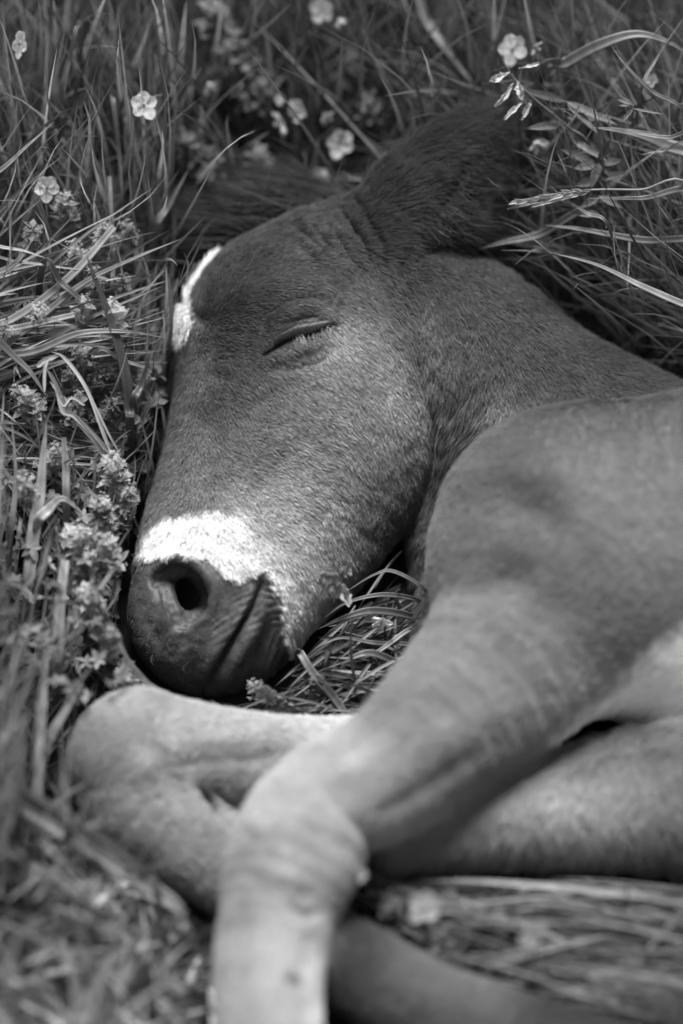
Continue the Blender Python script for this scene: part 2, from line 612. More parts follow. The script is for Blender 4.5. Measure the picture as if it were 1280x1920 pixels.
def displace(V, N):
    h = np.zeros(len(V))
    front = sstep(-0.05, 0.35, N[:, 2])
    for P, s, a, (z0, z1) in ST_:
        P = catmull(np.array(P, float), 4)
        lo = P.min(0) - 3.2 * s
        hi = P.max(0) + 3.2 * s
        m = np.nonzero((V[:, 0] > lo[0]) & (V[:, 0] < hi[0]) & (V[:, 1] > lo[1]) & (V[:, 1] < hi[1]) & (V[:, 2] > z0) & (V[:, 2] < z1))[0]
        if not len(m):
            continue
        d, t, _ = seg2(V[m], P)
        h[m] += a * np.exp(-(d / s) ** 2) * np.sqrt(np.clip(4 * t * (1 - t), 0.08, 1)) * front[m]
    # lip wrinkles
    x, y, z = V.T
    hz = (z > -160) & (z < 140) & (N[:, 2] > 0)
    for (x0, y0, x1, y1, dirx, diry, per, amp) in ((500, 1090, 524, 1175, .10, 1, 14, 1.5), (440, 1110, 486, 1185, .55, 1, 13, .9), (500, 1190, 548, 1290, .95, .3, 12, 1.3), (400, 1160, 440, 1210, .7, 1, 15, 1.1)):
        mk = sstep(x0 - 12, x0 + 8, x) * sstep(x1 + 12, x1 - 8, x) * sstep(y0 - 12, y0 + 8, y) * sstep(y1 + 12, y1 - 8, y) * hz
        m = mk > 0.01
        wob = vnoise(V[m] , 30) * 4
        h[m] += amp * mk[m] * np.sin((x[m] * dirx + y[m] * diry + wob) * 2 * np.pi / per)
    # loose skin and lumps
    h += vnoise(V, 70) * 1.6 + vnoise(V, 28) * 0.7
    mk = np.exp(-(((x - 620) / 75) ** 2 + ((y - 435) / 55) ** 2)) * (z < 60)
    h += mk * vnoise(V * np.array([1, .6, 1]), 15) * 7
    mz = np.exp(-(((x - 330) / 120) ** 2 + ((y - 1190) / 110) ** 2)) * (z > -200) * (z < 200)
    h += mz * vnoise(V, 11) * 1.8
    return h


def poly_in(x, y, P):
    P = np.asarray(P, float)
    c = np.zeros(x.shape, bool)
    j = len(P) - 1
    for i in range(len(P)):
        xi, yi = P[i]; xj, yj = P[j]
        c ^= ((yi > y) != (yj > y)) & (x < (xj - xi) * (y - yi) / (yj - yi + 1e-9) + xi)
        j = i
    return c


def poly_soft(V, P, soft, nz=0.0, ns=12):
    x, y = V[:, 0], V[:, 1]
    d, _, _ = seg2(V, np.vstack([P, P[:1]]))
    s = np.where(poly_in(x, y, P), d, -d)
    if nz:
        s = s + vnoise(V, ns) * nz
    return sstep(-soft, soft, s)


DARKM = [(225, 1130), (250, 1075), (270, 1050), (300, 1046), (345, 1042), (372, 1050), (388, 1046), (405, 1058), (418, 1080), (445, 1090), (470, 1078), (492, 1070), (508, 1088), (524, 1135), (532, 1175), (540, 1222), (560, 1240), (545, 1320), (400, 1350), (240, 1310), (190, 1200)]
SNIP = [(258, 1045), (270, 1004), (296, 976), (340, 962), (400, 960), (456, 964), (470, 1000), (505, 1040), (528, 1085), (540, 1140), (530, 1150), (510, 1095), (490, 1090), (440, 1100), (400, 1085), (380, 1060), (320, 1052)]
STAR = [(300, 636), (305, 600), (330, 576), (346, 572), (356, 584), (360, 602), (350, 618), (336, 628), (322, 638)]
STREAK = [(325, 590), (340, 545), (364, 506), (394, 480), (404, 486), (390, 516), (370, 550), (352, 585)]
# smooth coat tones, with some light and shade painted in: (x, y, albedo, sigma)
TONE = {
    'head': [(450, 460, 0.081, 70), (560, 430, 0.078, 70), (640, 420, 0.058, 60), (400, 560, 0.068, 60), (360, 720, 0.065, 70), (470, 620, 0.081, 60), (330, 850, 0.091, 60), (560, 560, 0.098, 50), (560, 700, 0.195, 50), (645, 640, 0.364, 30), (660, 700, 0.260, 50), (740, 620, 0.143, 70), (720, 760, 0.247, 80), (620, 820, 0.260, 80), (480, 800, 0.124, 80), (700, 900, 0.169, 80), (740, 980, 0.055, 60), (560, 930, 0.312, 70), (460, 935, 0.325, 50), (340, 920, 0.130, 50), (540, 1010, 0.420, 45), (640, 1020, 0.221, 50), (520, 1090, 0.700, 30), (550, 1150, 0.450, 30), (600, 1110, 0.260, 40), (670, 1080, 0.078, 40), (760, 480, 0.058, 60), (700, 520, 0.085, 50)],  # the jaw band's shade and the cheek's light are painted into these tones
    'neck': [(760, 480, .05, 60), (850, 560, .065, 80), (1000, 640, .062, 100), (1200, 720, .062, 100), (800, 650, .085, 60), (830, 740, .08, 50), (900, 720, .06, 60), (935, 790, .7, 30), (895, 840, .42, 26), (860, 880, .10, 50), (800, 960, .08, 40), (1000, 760, .065, 60), (790, 1180, .055, 60), (790, 1080, .07, 40)],  # the chest points below the throat are darkened as painted shadow
    'ear': [(650, 400, 0.053, 60), (760, 340, 0.046, 80), (900, 230, 0.039, 80), (900, 330, 0.070, 60), (830, 410, 0.063, 50)],
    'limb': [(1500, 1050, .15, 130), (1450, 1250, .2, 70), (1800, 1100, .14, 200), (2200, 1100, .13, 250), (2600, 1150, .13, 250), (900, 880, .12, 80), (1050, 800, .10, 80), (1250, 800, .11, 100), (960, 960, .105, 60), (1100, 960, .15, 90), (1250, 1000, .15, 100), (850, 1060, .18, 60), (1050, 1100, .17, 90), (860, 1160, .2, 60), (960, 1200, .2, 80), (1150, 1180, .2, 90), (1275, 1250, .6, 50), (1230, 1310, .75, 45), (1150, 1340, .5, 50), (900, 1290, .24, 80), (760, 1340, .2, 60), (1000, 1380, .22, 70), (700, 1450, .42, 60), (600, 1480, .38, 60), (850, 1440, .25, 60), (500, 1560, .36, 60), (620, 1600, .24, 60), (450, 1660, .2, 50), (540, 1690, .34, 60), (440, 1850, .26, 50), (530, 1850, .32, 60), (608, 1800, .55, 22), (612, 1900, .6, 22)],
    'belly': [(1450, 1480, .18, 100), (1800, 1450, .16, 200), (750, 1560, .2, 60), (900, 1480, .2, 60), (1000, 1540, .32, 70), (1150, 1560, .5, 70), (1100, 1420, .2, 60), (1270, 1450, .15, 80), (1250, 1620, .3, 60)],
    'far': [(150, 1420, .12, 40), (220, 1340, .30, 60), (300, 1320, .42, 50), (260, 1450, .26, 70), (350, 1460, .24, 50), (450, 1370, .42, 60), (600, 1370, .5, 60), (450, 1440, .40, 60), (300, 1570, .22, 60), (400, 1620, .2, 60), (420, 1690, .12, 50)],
    'low': [(640, 1780, .05, 40), (800, 1830, .13, 60), (900, 1890, .13, 60), (1050, 1900, .045, 60), (700, 1900, .07, 60)],  # shade lying on this leg is painted into its coat
}


def coat(V, gd):
    ws = np.stack([np.exp(-np.maximum(gd[g] - np.minimum.reduce([gd[h] for h in GROUPS]), 0) / 9.0) for g in GROUPS], 1)
    ws /= ws.sum(1, keepdims=True)
    out = np.zeros(len(V))
    lens = np.zeros(len(V))
    HL = {'head': 11, 'neck': 15, 'ear': 34, 'limb': 13, 'belly': 24, 'far': 13, 'low': 16}
    for i, g in enumerate(GROUPS):
        m = np.nonzero(ws[:, i] > 0.01)[0]
        T = TONE[g]
        acc = np.zeros(len(m)); wt = np.zeros(len(m))
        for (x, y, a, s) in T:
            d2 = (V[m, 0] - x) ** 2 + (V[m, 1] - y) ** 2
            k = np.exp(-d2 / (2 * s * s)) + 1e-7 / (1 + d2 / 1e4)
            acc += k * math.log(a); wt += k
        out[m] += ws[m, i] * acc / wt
        lens += ws[:, i] * HL[g]
    out = np.exp(out)
    h = ws[:, 0] * (V[:, 2] > -160)
    hd = ws[:, :3].sum(1)
    out *= 1 + (.05 + .09 * hd) * vnoise(V, 45) + .10 * hd * vnoise(V, 14)
    lb = 1 - hd
    out *= 1 + .15 * lb * vnoise(V @ np.array([[.8, .3, 0], [-.5, 1.4, 0], [0, 0, 1]]), 60)
    fh = np.exp(-(((V[:, 0] - 520) / 130) ** 2 + ((V[:, 1] - 470) / 60) ** 2)) * ws[:, 0]
    out *= 1 + .35 * fh * vnoise(V * np.array([.6, 1.3, 1]), 12)
    wide = 9 + 26 * sstep(420, 520, V[:, 0])
    s = poly_soft(V, SNIP, wide, 8) * h
    out = out * (1 - s) + s * (.64 + .08 * vnoise(V, 30) + .06 * vnoise(V, 9))
    s = np.maximum(poly_soft(V, STAR, 6, 8, 7), poly_soft(V, STREAK, 3, 2, 8) * (seg2(V, [(344, 584), (357, 548), (376, 514), (398, 486)])[0] < 4.5)) * ws[:, 0]
    out = out * (1 - s) + s * .85
    lens = lens + s * 12
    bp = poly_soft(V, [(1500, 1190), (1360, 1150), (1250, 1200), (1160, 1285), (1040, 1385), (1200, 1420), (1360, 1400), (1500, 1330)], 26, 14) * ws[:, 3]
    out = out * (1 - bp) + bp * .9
    dk = poly_soft(V, DARKM, 6, 8, 9) * h
    out = out * (1 - dk) + dk * (.068 + .026 * vnoise(V, 24) + .02 * vnoise(V, 6))
    lens = lens * (1 - dk) + 3.0 * dk
    # dark lid rims and small marks
    d, t, _ = seg2(V, catmull([(494, 662), (530, 641), (575, 629), (622, 608)], 4))
    rim = np.exp(-(d / 6.0) ** 2) * h
    out = out * (1 - .8 * rim) + .8 * rim * .015
    lid = np.exp(-(seg2(V, np.array([(520, 640), (560, 615), (610, 606)]))[0] / 17) ** 2) * h
    out *= 1 - .05 * lid
    lens = lens * (1 - .85 * np.maximum(lid, rim))
    sp = np.exp(-(((V[:, 0] - 545) / 11) ** 2 + ((V[:, 1] - 1828) / 10) ** 2)) * (V[:, 2] > 350)
    out *= 1 - .75 * sp
    for (x, y) in ((369, 990), (389, 995), (395, 1023), (380, 1025), (350, 1010), (351, 965), (480, 1003), (580, 915)):
        out *= 1 - .8 * np.exp(-(((V[:, 0] - x) / 2.6) ** 2 + ((V[:, 1] - y) / 2.6) ** 2))
    # cheek throat hair is longer
    thr = ws[:, 1] * np.exp(-(((V[:, 0] - 850) / 60) ** 2 + ((V[:, 1] - 880) / 130) ** 2))
    lens = lens + thr * 22
    out *= 1 + .12 * (ws[:, 0] + ws[:, 1]) * (1 - dk)
    return np.clip(out, .008, .9), lens, ws, dk


# direction the coat lies in: (x, y, dx, dy)
FLOW = {
    'head': [(345, 605, -.45, .7), (345, 590, -.45, .7), (335, 640, -.3, .9), (368, 575, .5, -.8), (345, 550, .35, -.9), (400, 540, .7, -.6), (450, 470, .9, -.25), (560, 440, 1, .1), (640, 430, .8, -.5), (420, 640, 1, .1), (330, 700, -.2, 1), (380, 640, .9, .4), (320, 800, -.25, 1), (300, 920, -.3, 1), (400, 760, .75, .6), (480, 560, .9, -.2), (560, 540, 1, .15), (620, 560, .8, .6), (560, 590, 1, -.1), (560, 700, .8, .6), (640, 650, .5, .85), (640, 700, .6, .8), (720, 620, .6, .8), (740, 760, .45, .9), (600, 820, .85, .5), (480, 860, .9, .45), (700, 900, .35, .95), (740, 980, -.3, .95), (560, 950, .8, .6), (640, 1000, .2, 1), (450, 960, .6, .7), (350, 980, .1, 1), (560, 1120, .5, .85), (640, 1080, .1, 1), (700, 520, .4, .9), (400, 1150, .1, 1)],
    'neck': [(760, 500, .6, .8), (850, 560, .5, .85), (1000, 640, .45, .9), (1200, 730, .7, .7), (800, 700, .1, 1), (860, 740, -.1, 1), (830, 850, -.35, .93), (900, 820, -.6, .8), (800, 950, -.15, 1), (1000, 760, .2, 1), (1100, 720, .5, .8)],
    'ear': [(650, 400, .75, -.65), (760, 340, .8, -.5), (900, 230, .85, -.5), (870, 330, .9, .2), (840, 400, .9, .4)],
    'limb': [(900, 900, -.3, .95), (1100, 850, -.1, 1), (1250, 900, 0, 1), (1050, 1050, -.5, .85), (900, 1250, -.6, .8), (1200, 1250, -.7, .7), (700, 1440, -.8, .6), (560, 1560, -.4, .9), (500, 1800, 0, 1), (1000, 1350, -.7, .6)],
    'belly': [(800, 1550, -.4, .9), (1000, 1520, -.15, 1), (1200, 1520, .1, 1)],
    'far': [(220, 1340, -.9, .3), (160, 1430, -.2, 1), (300, 1450, .1, 1), (450, 1400, -1, .05), (650, 1380, -1, .05), (350, 1580, .6, .8)],
    'low': [(700, 1800, .8, .5), (1000, 1900, .9, .3)],
}


def flow(V, ws):
    D = np.zeros((len(V), 2))
    for i, g in enumerate(GROUPS):
        m = np.nonzero(ws[:, i] > 0.02)[0]
        acc = np.zeros((len(m), 2))
        for (x, y, dx, dy) in FLOW[g]:
            k = 1 / (((V[m, 0] - x) ** 2 + (V[m, 1] - y) ** 2) + 300) ** 1.5
            l = math.hypot(dx, dy)
            acc += k[:, None] * np.array([dx / l, dy / l])
        acc /= np.linalg.norm(acc, axis=1, keepdims=True) + 1e-12
        D[m] += ws[m, i:i + 1] * acc
    a = vnoise(V, 55) * 0.22 + vnoise(V, 18) * 0.16
    ca, sa = np.cos(a), np.sin(a)
    return np.stack([D[:, 0] * ca - D[:, 1] * sa, D[:, 0] * sa + D[:, 1] * ca], 1)


def curves_obj(name, pts, rad, tone, m, parent, npt):
    """pts (n*npt,3) world; rad per point; tone per curve"""
    n = len(tone)
    cu = bpy.data.hair_curves.new(name)
    cu.add_curves([npt] * n)
    cu.attributes['position'].data.foreach_set('vector', np.asarray(pts, np.float32).ravel())
    ra = cu.attributes.get('radius') or cu.attributes.new('radius', 'FLOAT', 'POINT')
    ra.data.foreach_set('value', np.asarray(rad, np.float32).ravel())
    ta = cu.attributes.new('tone', 'FLOAT', 'CURVE')
    ta.data.foreach_set('value', np.asarray(tone, np.float32))
    cu.materials.append(m)
    o = bpy.data.objects.new(name, cu)
    C.objects.link(o)
    o.parent = parent
    return o


# ---- build
BV, BQ, BNG = build_body()
BN = vnormals(BV, BQ)
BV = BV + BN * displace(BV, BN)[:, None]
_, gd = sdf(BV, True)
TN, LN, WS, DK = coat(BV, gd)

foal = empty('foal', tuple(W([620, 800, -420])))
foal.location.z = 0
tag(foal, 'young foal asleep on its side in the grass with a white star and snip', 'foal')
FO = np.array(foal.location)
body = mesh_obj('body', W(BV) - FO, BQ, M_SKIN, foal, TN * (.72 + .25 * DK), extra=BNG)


def tri_sample(V, Q, wts, n):
    T = np.vstack([Q[:, :3], Q[:, [0, 2, 3]]])
    a = np.linalg.norm(np.cross(V[T[:, 1]] - V[T[:, 0]], V[T[:, 2]] - V[T[:, 0]]), axis=1)
    p = a * wts[T[:, 0]]
    i = rng.choice(len(T), n, p=p / p.sum())
    r1 = np.sqrt(rng.random(n)); r2 = rng.random(n)
    return T[i], np.stack([1 - r1, r1 * (1 - r2), r1 * r2], 1)


def interp(A, T, B):
    return (A[T] * (B[..., None] if A.ndim > 1 else B)).sum(1)


DN = vnormals(BV, BQ)
if (DN * BN).sum() < 0:
    DN = -DN
vis = (DN[:, 2] > -.35) * (1 - .82 * np.maximum(sstep(1350, 2000, BV[:, 0]), sstep(1980, 2300, BV[:, 1])))
sharp = WS[:, 0] * 1.0 + WS[:, 1] * .8 + WS[:, 2] * .6 + WS[:, 3:].sum(1) * .30
dens = vis * sharp * (1 - .65 * DK)


def make_coat(n, seed_len=1.0):
    T, B = tri_sample(BV, BQ, dens, n)
    p = interp(BV, T, B); nn = interp(DN, T, B)
    nn /= np.linalg.norm(nn, axis=1, keepdims=True)
    t = interp(TN, T, B); l = interp(LN, T, B) * rng.uniform(.7, 1.3, n); wsx = interp(WS, T, B); dk = interp(DK, T, B)
    f = flow(p, wsx)
    d = np.concatenate([f, np.zeros((n, 1))], 1)
    d = d - (d * nn).sum(1, keepdims=True) * nn
    d /= np.linalg.norm(d, axis=1, keepdims=True) + 1e-6
    d += rng.normal(0, .14, d.shape)
    lift = (.28 + .25 * rng.random(n) + .2 * vnoise(p, 16) * wsx[:, :3].sum(1))[:, None]
    blur = wsx[:, 3:].sum(1) + .5 * wsx[:, 2]
    lift = lift * (1 - .5 * blur[:, None])
    P = []
    for s, up in ((0, 0), (.35, .42), (.7, .75), (1, .85)):
        P.append(p + l[:, None] * (d * s + nn * (lift * up)))
    P = np.stack(P, 1)
    P[:, 0] -= nn * 1.5
    r0 = (.37 + .10 * blur) * (1 - .35 * dk) * rng.uniform(.8, 1.25, n)
    R = r0[:, None] * np.array([1, .9, .65, .15])
    tone = t * np.exp(rng.normal(0, 1, n) * (.30 - .22 * blur)) * 1.14
    return curves_obj('coat', W(P.reshape(-1, 3)) - FO, R.ravel() * S, np.clip(tone, .005, .95), M_HAIR, foal, 4)



make_coat(760000)


def locks(name, n, root_fn, tip_fn, tone, r, jit=0.15, bow=(0, 0, 0)):
    a = root_fn(n); b = tip_fn(a, n)
    b += rng.normal(0, 1, b.shape) * np.linalg.norm(b - a, axis=1, keepdims=True) * jit
    t = np.linspace(0, 1, 6)[None, :, None]
    P = a[:, None] * (1 - t) + b[:, None] * t + np.array(bow)[None, None] * (4 * t * (1 - t)) + rng.normal(0, 4, (n, 1, 3)) * t * (1 - t) * 4
    R = np.full((n, 6), r) * np.array([1, 1, .9, .75, .5, .1])
    tn = np.exp(rng.normal(0, .4, n)) * tone
    return curves_obj(name, W(P.reshape(-1, 3)) - FO, R.ravel() * S, tn, M_HAIR, foal, 6)


def along(pts, spread):
    P = catmull(np.array(pts, float), 8)

    def f(n):
        k = rng.random(n) * (len(P) - 1.001)
        i = k.astype(int); u = (k - i)[:, None]
        return P[i] * (1 - u) + P[i + 1] * u + rng.normal(0, 1, (n, 3)) * np.array(spread)
    return f


def toward(vec, lo, hi):
    v = np.array(vec, float)
    return lambda a, n: a + v * rng.uniform(lo, hi, (n, 1))


locks('forelock', 14000, along([(690, 420, -290), (620, 420, -300), (540, 455, -310), (470, 500, -320)], (14, 10, 30)), toward((-165, -40, -25), .5, 1.2), .05, .9, .17, (0, -22, 10))
locks('shadow_mane', 6000, along([(800, 480, -300), (950, 560, -300), (1100, 640, -290), (1290, 730, -280)], (8, 8, 25)), toward((40, -40, -70), .5, 1.1), .02, .9, .25)  # near-black hair fringe added to stand in for shadow behind the neck
locks('ear_hair', 2600, along([(820, 410, -140), (850, 380, -150), (880, 330, -160), (905, 285, -175), (925, 235, -200)], (9, 9, 12)), toward((30, 6, 5), .4, 1.5), .04, .45, .3, (3, 5, 0))
locks('ear_tuft', 1500, along([(790, 430, -130), (830, 415, -140), (860, 390, -145)], (12, 8, 14)), toward((40, 16, -5), .4, 1.5), .045, .45, .3, (3, 6, 0))
def star_root(n):
    m = np.nonzero((WS[:, 0] > .7) & (DN[:, 2] > -.5) & (BV[:, 0] < 366) & (BV[:, 1] > 572) & (BV[:, 1] < 634) & (BV[:, 2] > -330))[0]
    m = m[np.hypot((BV[m, 0] - 343) / 18, (BV[m, 1] - 602) / 27) < 1]
    return BV[rng.choice(m, n)] + rng.normal(0, 1.5, (n, 3))


def star_tip(a, n):
    d = np.stack([(a[:, 0] - 352) * .5 - 6, (a[:, 1] - 590) * .55 + 6, rng.normal(8, 5, n)], 1)
    d /= np.linalg.norm(d, axis=1, keepdims=True)
    d[rng.random(n) < .10] *= np.array([-1.0, -.6, 1])
    return a + d * rng.uniform(10, 30, (n, 1))


locks('star', 3600, star_root, star_tip, .75, .36, .22)
def streak_root(n):
    P = catmull(np.array([(344, 584, 0), (357, 548, 0), (376, 514, 0), (398, 486, 0)], float), 6)
    m = np.nonzero((WS[:, 0] > .7) & (DN[:, 2] > -.55) & (BV[:, 0] < 420) & (BV[:, 1] > 480) & (BV[:, 1] < 600) & (BV[:, 2] > -330))[0]
    d, t, _ = seg2(BV[m], P)
    m = m[d < 3.2]
    return BV[rng.choice(m, n)] + rng.normal(0, 1, (n, 3))


locks('star_streak', 1100, streak_root, toward((6, -15, 9), .7, 1.6), .75, .42, .12)
# eyelashes hanging from the upper lid
P0 = catmull(np.array([(546, 634, 0), (575, 630, 0), (600, 622, 0), (620, 611, 0)], float), 12)
near = []
BF = BV[(BV[:, 0] > 480) & (BV[:, 0] < 650) & (BV[:, 1] > 580) & (BV[:, 1] < 700) & (BV[:, 2] > -200)]
for p in P0:
    j = np.argmin((BF[:, 0] - p[0]) ** 2 + (BF[:, 1] - p[1] + 3) ** 2)
    near.append((p[0], p[1] - 1, BF[j, 2] + 3))
near = np.array(near)
locks('eyelashes', 56, along(near, (1, .6, .5)), toward((5, 22, 13), .6, 1.15), .28, .24, .05, (0, -3, 4))
j = np.argmin((BF[:, 0] - 514) ** 2 + (BF[:, 1] - 653) ** 2)
ec = np.array([516, 652, BF[j, 2] - 4])
th = np.linspace(0, np.pi, 12); ph = np.linspace(0, 2 * np.pi, 20, endpoint=False)
EV = ec + np.stack([np.outer(np.sin(th), np.cos(ph)) * 19, np.outer(np.sin(th), np.sin(ph)) * 4, np.outer(np.cos(th), np.ones(20)) * 5], -1)
EV[..., 1] -= (EV[..., 0] - ec[0]) * .55
k_ = np.arange(11)[:, None] * 20; j_ = np.arange(20)[None]
mesh_obj('eye', W(EV.reshape(-1, 3)) - FO, np.stack([k_ + j_, k_ + 20 + j_, k_ + 20 + (j_ + 1) % 20, k_ + (j_ + 1) % 20], -1).reshape(-1, 4), M_EYE, foal)
# whiskers on the chin and upper lip
ws_root = BV[(WS[:, 0] > .8) & (DK > .7) & (DN[:, 2] > .1)]
wi = ws_root[rng.choice(len(ws_root), 30)]
locks('whiskers', 30, lambda n: wi.copy(), lambda a, n: a + rng.normal(0, 1, (n, 3)) * 10 + np.array([-3, 14, 16]), .1, .14, .1)

# ------------------------------------------------------------------ ground
N_ = 120
xs = np.concatenate([[-400, -60, -12, -4], np.linspace(-1.6, 1.9, N_), [4, 12, 60, 400]])
ys = np.concatenate([[-400, -60, -12, -4], np.linspace(-1.6, 1.9, N_), [4, 12, 60, 400]])
GX, GY = np.meshgrid(xs, ys, indexing='ij')
GP = np.stack([GX, GY, np.zeros_like(GX)], -1).reshape(-1, 3)
GP[:, 2] = vnoise(GP, .11) * .006 - .012 + vnoise(GP, .03) * .002
ii = np.arange(len(GP)).reshape(GX.shape)
gf = np.stack([ii[:-1, :-1], ii[1:, :-1], ii[1:, 1:], ii[:-1, 1:]], -1).reshape(-1, 4)
tag(mesh_obj('ground', GP, gf, M_SOIL), kind='structure')

# ------------------------------------------------------------------ mask of the foal, to keep blades off it
MC = 6.0
MW, MH = int(3200 / MC), int(2800 / MC)
DEP = np.full((MW, MH), -1e4)
ix = ((BV[:, 0] + 200) / MC).astype(int); iy = ((BV[:, 1] + 200) / MC).astype(int)
okm = (ix >= 0) & (ix < MW) & (iy >= 0) & (iy < MH)
np.maximum.at(DEP, (ix[okm], iy[okm]), BV[okm, 2])
for _ in range(2):
    D2 = DEP.copy()
    for dx, dy in ((1, 0), (-1, 0), (0, 1), (0, -1)):
        D2 = np.maximum(D2, np.roll(np.roll(DEP, dx, 0), dy, 1))
    DEP = D2


def in_front(p):
    i = ((p[..., 0] + 200) / MC).astype(int); j = ((p[..., 1] + 200) / MC).astype(int)
    ok = (i >= 0) & (i < MW) & (j >= 0) & (j < MH)
    d = np.where(ok, DEP[np.clip(i, 0, MW - 1), np.clip(j, 0, MH - 1)], -1e4)
    return (d > -9e3) & (p[..., 2] > d - 25)


CLR = np.full((MW, MH), 1e4)


def clear(p, r, z=None):
    """keep most loose blades from hiding a plant that stands out"""
    n = max(1, int(r / MC))
    i, j = int((p[0] + 200) / MC), int((p[1] + 200) / MC)
    for di in range(-n, n + 1):
        for dj in range(-n, n + 1):
            if di * di + dj * dj <= n * n + 1 and 0 <= i + di < MW and 0 <= j + dj < MH:
                CLR[i + di, j + dj] = min(CLR[i + di, j + dj], p[2])


def hides(p):
    i = ((p[..., 0] + 200) / MC).astype(int); j = ((p[..., 1] + 200) / MC).astype(int)
    ok = (i >= 0) & (i < MW) & (j >= 0) & (j < MH)
    d = np.where(ok, CLR[np.clip(i, 0, MW - 1), np.clip(j, 0, MH - 1)], 1e4)
    return p[..., 2] > d - 4


UPD = np.array([0, -CT, ST]) / S        # one metre up, in design units
KB = 8


def bez(P0, P1, P2, P3, t):
    t = np.asarray(t)[None, :, None]
    return P0[:, None] * (1 - t) ** 3 + 3 * P1[:, None] * t * (1 - t) ** 2 + 3 * P2[:, None] * t * t * (1 - t) + P3[:, None] * t ** 3


def blade_mesh(P0, P1, P2, P3, wd, fold=.22, K=KB, face=None, prof=None):
    n = len(P0)
    t = np.linspace(0, 1, K)
    C0 = bez(P0, P1, P2, P3, t)
    Tn = np.gradient(C0, axis=1)
    Tn /= np.linalg.norm(Tn, axis=2, keepdims=True) + 1e-9
    if face is None:
        fc = rng.normal(0, .55, (n, 3)) + np.array([0, 0, 1.0])
    else:
        fc = np.broadcast_to(np.asarray(face, float), (n, 3))
    fc = fc[:, None] + rng.normal(0, .25, (n, 1, 3)) * t[None, :, None]
    sd = np.cross(Tn, fc)
    sd /= np.linalg.norm(sd, axis=2, keepdims=True) + 1e-9
    nn = np.cross(sd, Tn)
    if prof is None:
        prof = np.clip(.55 + 1.6 * t, 0, 1) * np.clip((1 - t) * 2.4, 0.02, 1) ** .8
    hw = (wd[:, None] * .5 * prof[None])[..., None]
    L = C0 - sd * hw; R = C0 + sd * hw; M = C0 - nn * hw * 2 * fold
    V = np.stack([L, M, R], 2).reshape(-1, 3)
    base = (np.arange(n) * K * 3)[:, None]
    k = np.arange(K - 1)[None] * 3
    a = (base + k).reshape(-1)
    F = np.concatenate([np.stack([a, a + 1, a + 4, a + 3], 1), np.stack([a + 1, a + 2, a + 5, a + 4], 1)])
    return V, F, C0


BLV, BLF, BLT = [], [], []
_off = 0


def add_blades(P0, P1, P2, P3, wd, tone, fold=.22, K=KB, keep=False):
    global _off
    C0 = bez(P0, P1, P2, P3, np.linspace(0, 1, 12))
    bad = np.zeros(len(P0), bool)
    if not keep:
        fr = in_front(C0)
        lap = (fr.mean(1) < .4) & (C0[:, :, 1].mean(1) > 1280) & (rng.random(len(P0)) < .35) & (C0[:, :, 0].mean(1) < 420)
        bad |= fr.any(1) & ~lap
        bad |= hides(C0).any(1) & (rng.random(len(P0)) < .94)
    d = sdf(C0.reshape(-1, 3)).reshape(len(P0), -1)
    bad |= (d < 6).any(1)
    g = ~bad
    if not g.any():
        return
    V, F, _ = blade_mesh(P0[g], P1[g], P2[g], P3[g], wd[g], fold, K)
    t = np.linspace(0, 1, K)[None, :, None]
    ng = int(g.sum())
    T = tone[g][:, None, None] * (1 + rng.normal(0, .3, (ng, 1, 1)) * (t - .4) + .5 * (rng.random((ng, 1, 1)) < .15) * t ** 3) * np.array([.9, 1.18, .96])[None, None]
    T = np.clip(T, .01, .7).reshape(-1)
    BLV.append(V); BLF.append(F + _off); BLT.append(T)
    _off += len(V)


def groundpt(x, y, z=0.0):
    return np.stack([x, y, wg(y, z)], -1)


RT = np.array([1.0, 0, 0])
TC = np.array([0, ST, CT])         # along the ground toward the camera


def field(n, xr, yr, L, lean, azm, azs, wd, tone, bow=.35, z0=(0, 0), ts=.35, keep=False, mask=None, droop=0.0, K=KB):
    """n blades rooted in a px box; lean/azimuth in degrees (0 = right, 90 = toward the camera, 180 = left, 270 = away)"""
    x = rng.uniform(*xr, n); y = rng.uniform(*yr, n)
    if mask is not None:
        m = mask(x, y); x, y = x[m], y[m]; n = len(x)
    P0 = groundpt(x, y, rng.uniform(*z0, n))
    Ln = rng.uniform(*L, n)
    le = np.radians(np.clip(rng.normal(lean[0], lean[1], n), -5, 96))
    a = np.radians(rng.normal(azm, azs, n))
    hd = np.cos(a)[:, None] * RT + np.sin(a)[:, None] * TC
    up = UPD * S
    Ln = Ln[:, None]
    sl_, cl = np.sin(le)[:, None], np.cos(le)[:, None]
    P3 = P0 + Ln * (hd * sl_ + up * cl) - up * Ln * droop * rng.random((n, 1))
    l1 = le * (1 - bow)
    P1 = P0 + Ln * .33 * (hd * np.sin(l1)[:, None] + up * np.cos(l1)[:, None])
    P2 = P0 + Ln * .72 * (hd * np.sin(le * (1 - bow * .4))[:, None] + up * np.cos(le * (1 - bow * .4))[:, None]) + rng.normal(0, .05, (n, 3)) * Ln
    t = np.exp(rng.normal(0, ts, n)) * tone
    add_blades(P0, P1, P2, P3, rng.uniform(*wd, n), np.clip(t, .01, .7), keep=keep, K=K)


# ------------------------------------------------------------------ single plants
def height(p):
    p = np.asarray(p, float)
    return ((960 - p[..., 1]) * (1 - p[..., 2] / DU) * S) * CT + p[..., 2] * S * ST + HH


def foot(p, dx=0.0, dy=0.0):
    """ground point under a design point, moved dx right and dy toward the camera"""
    p = np.asarray(p, float)
    q = p - UPD * height(p) + RT * dx + TC * dy
    return q - UPD * height(q)


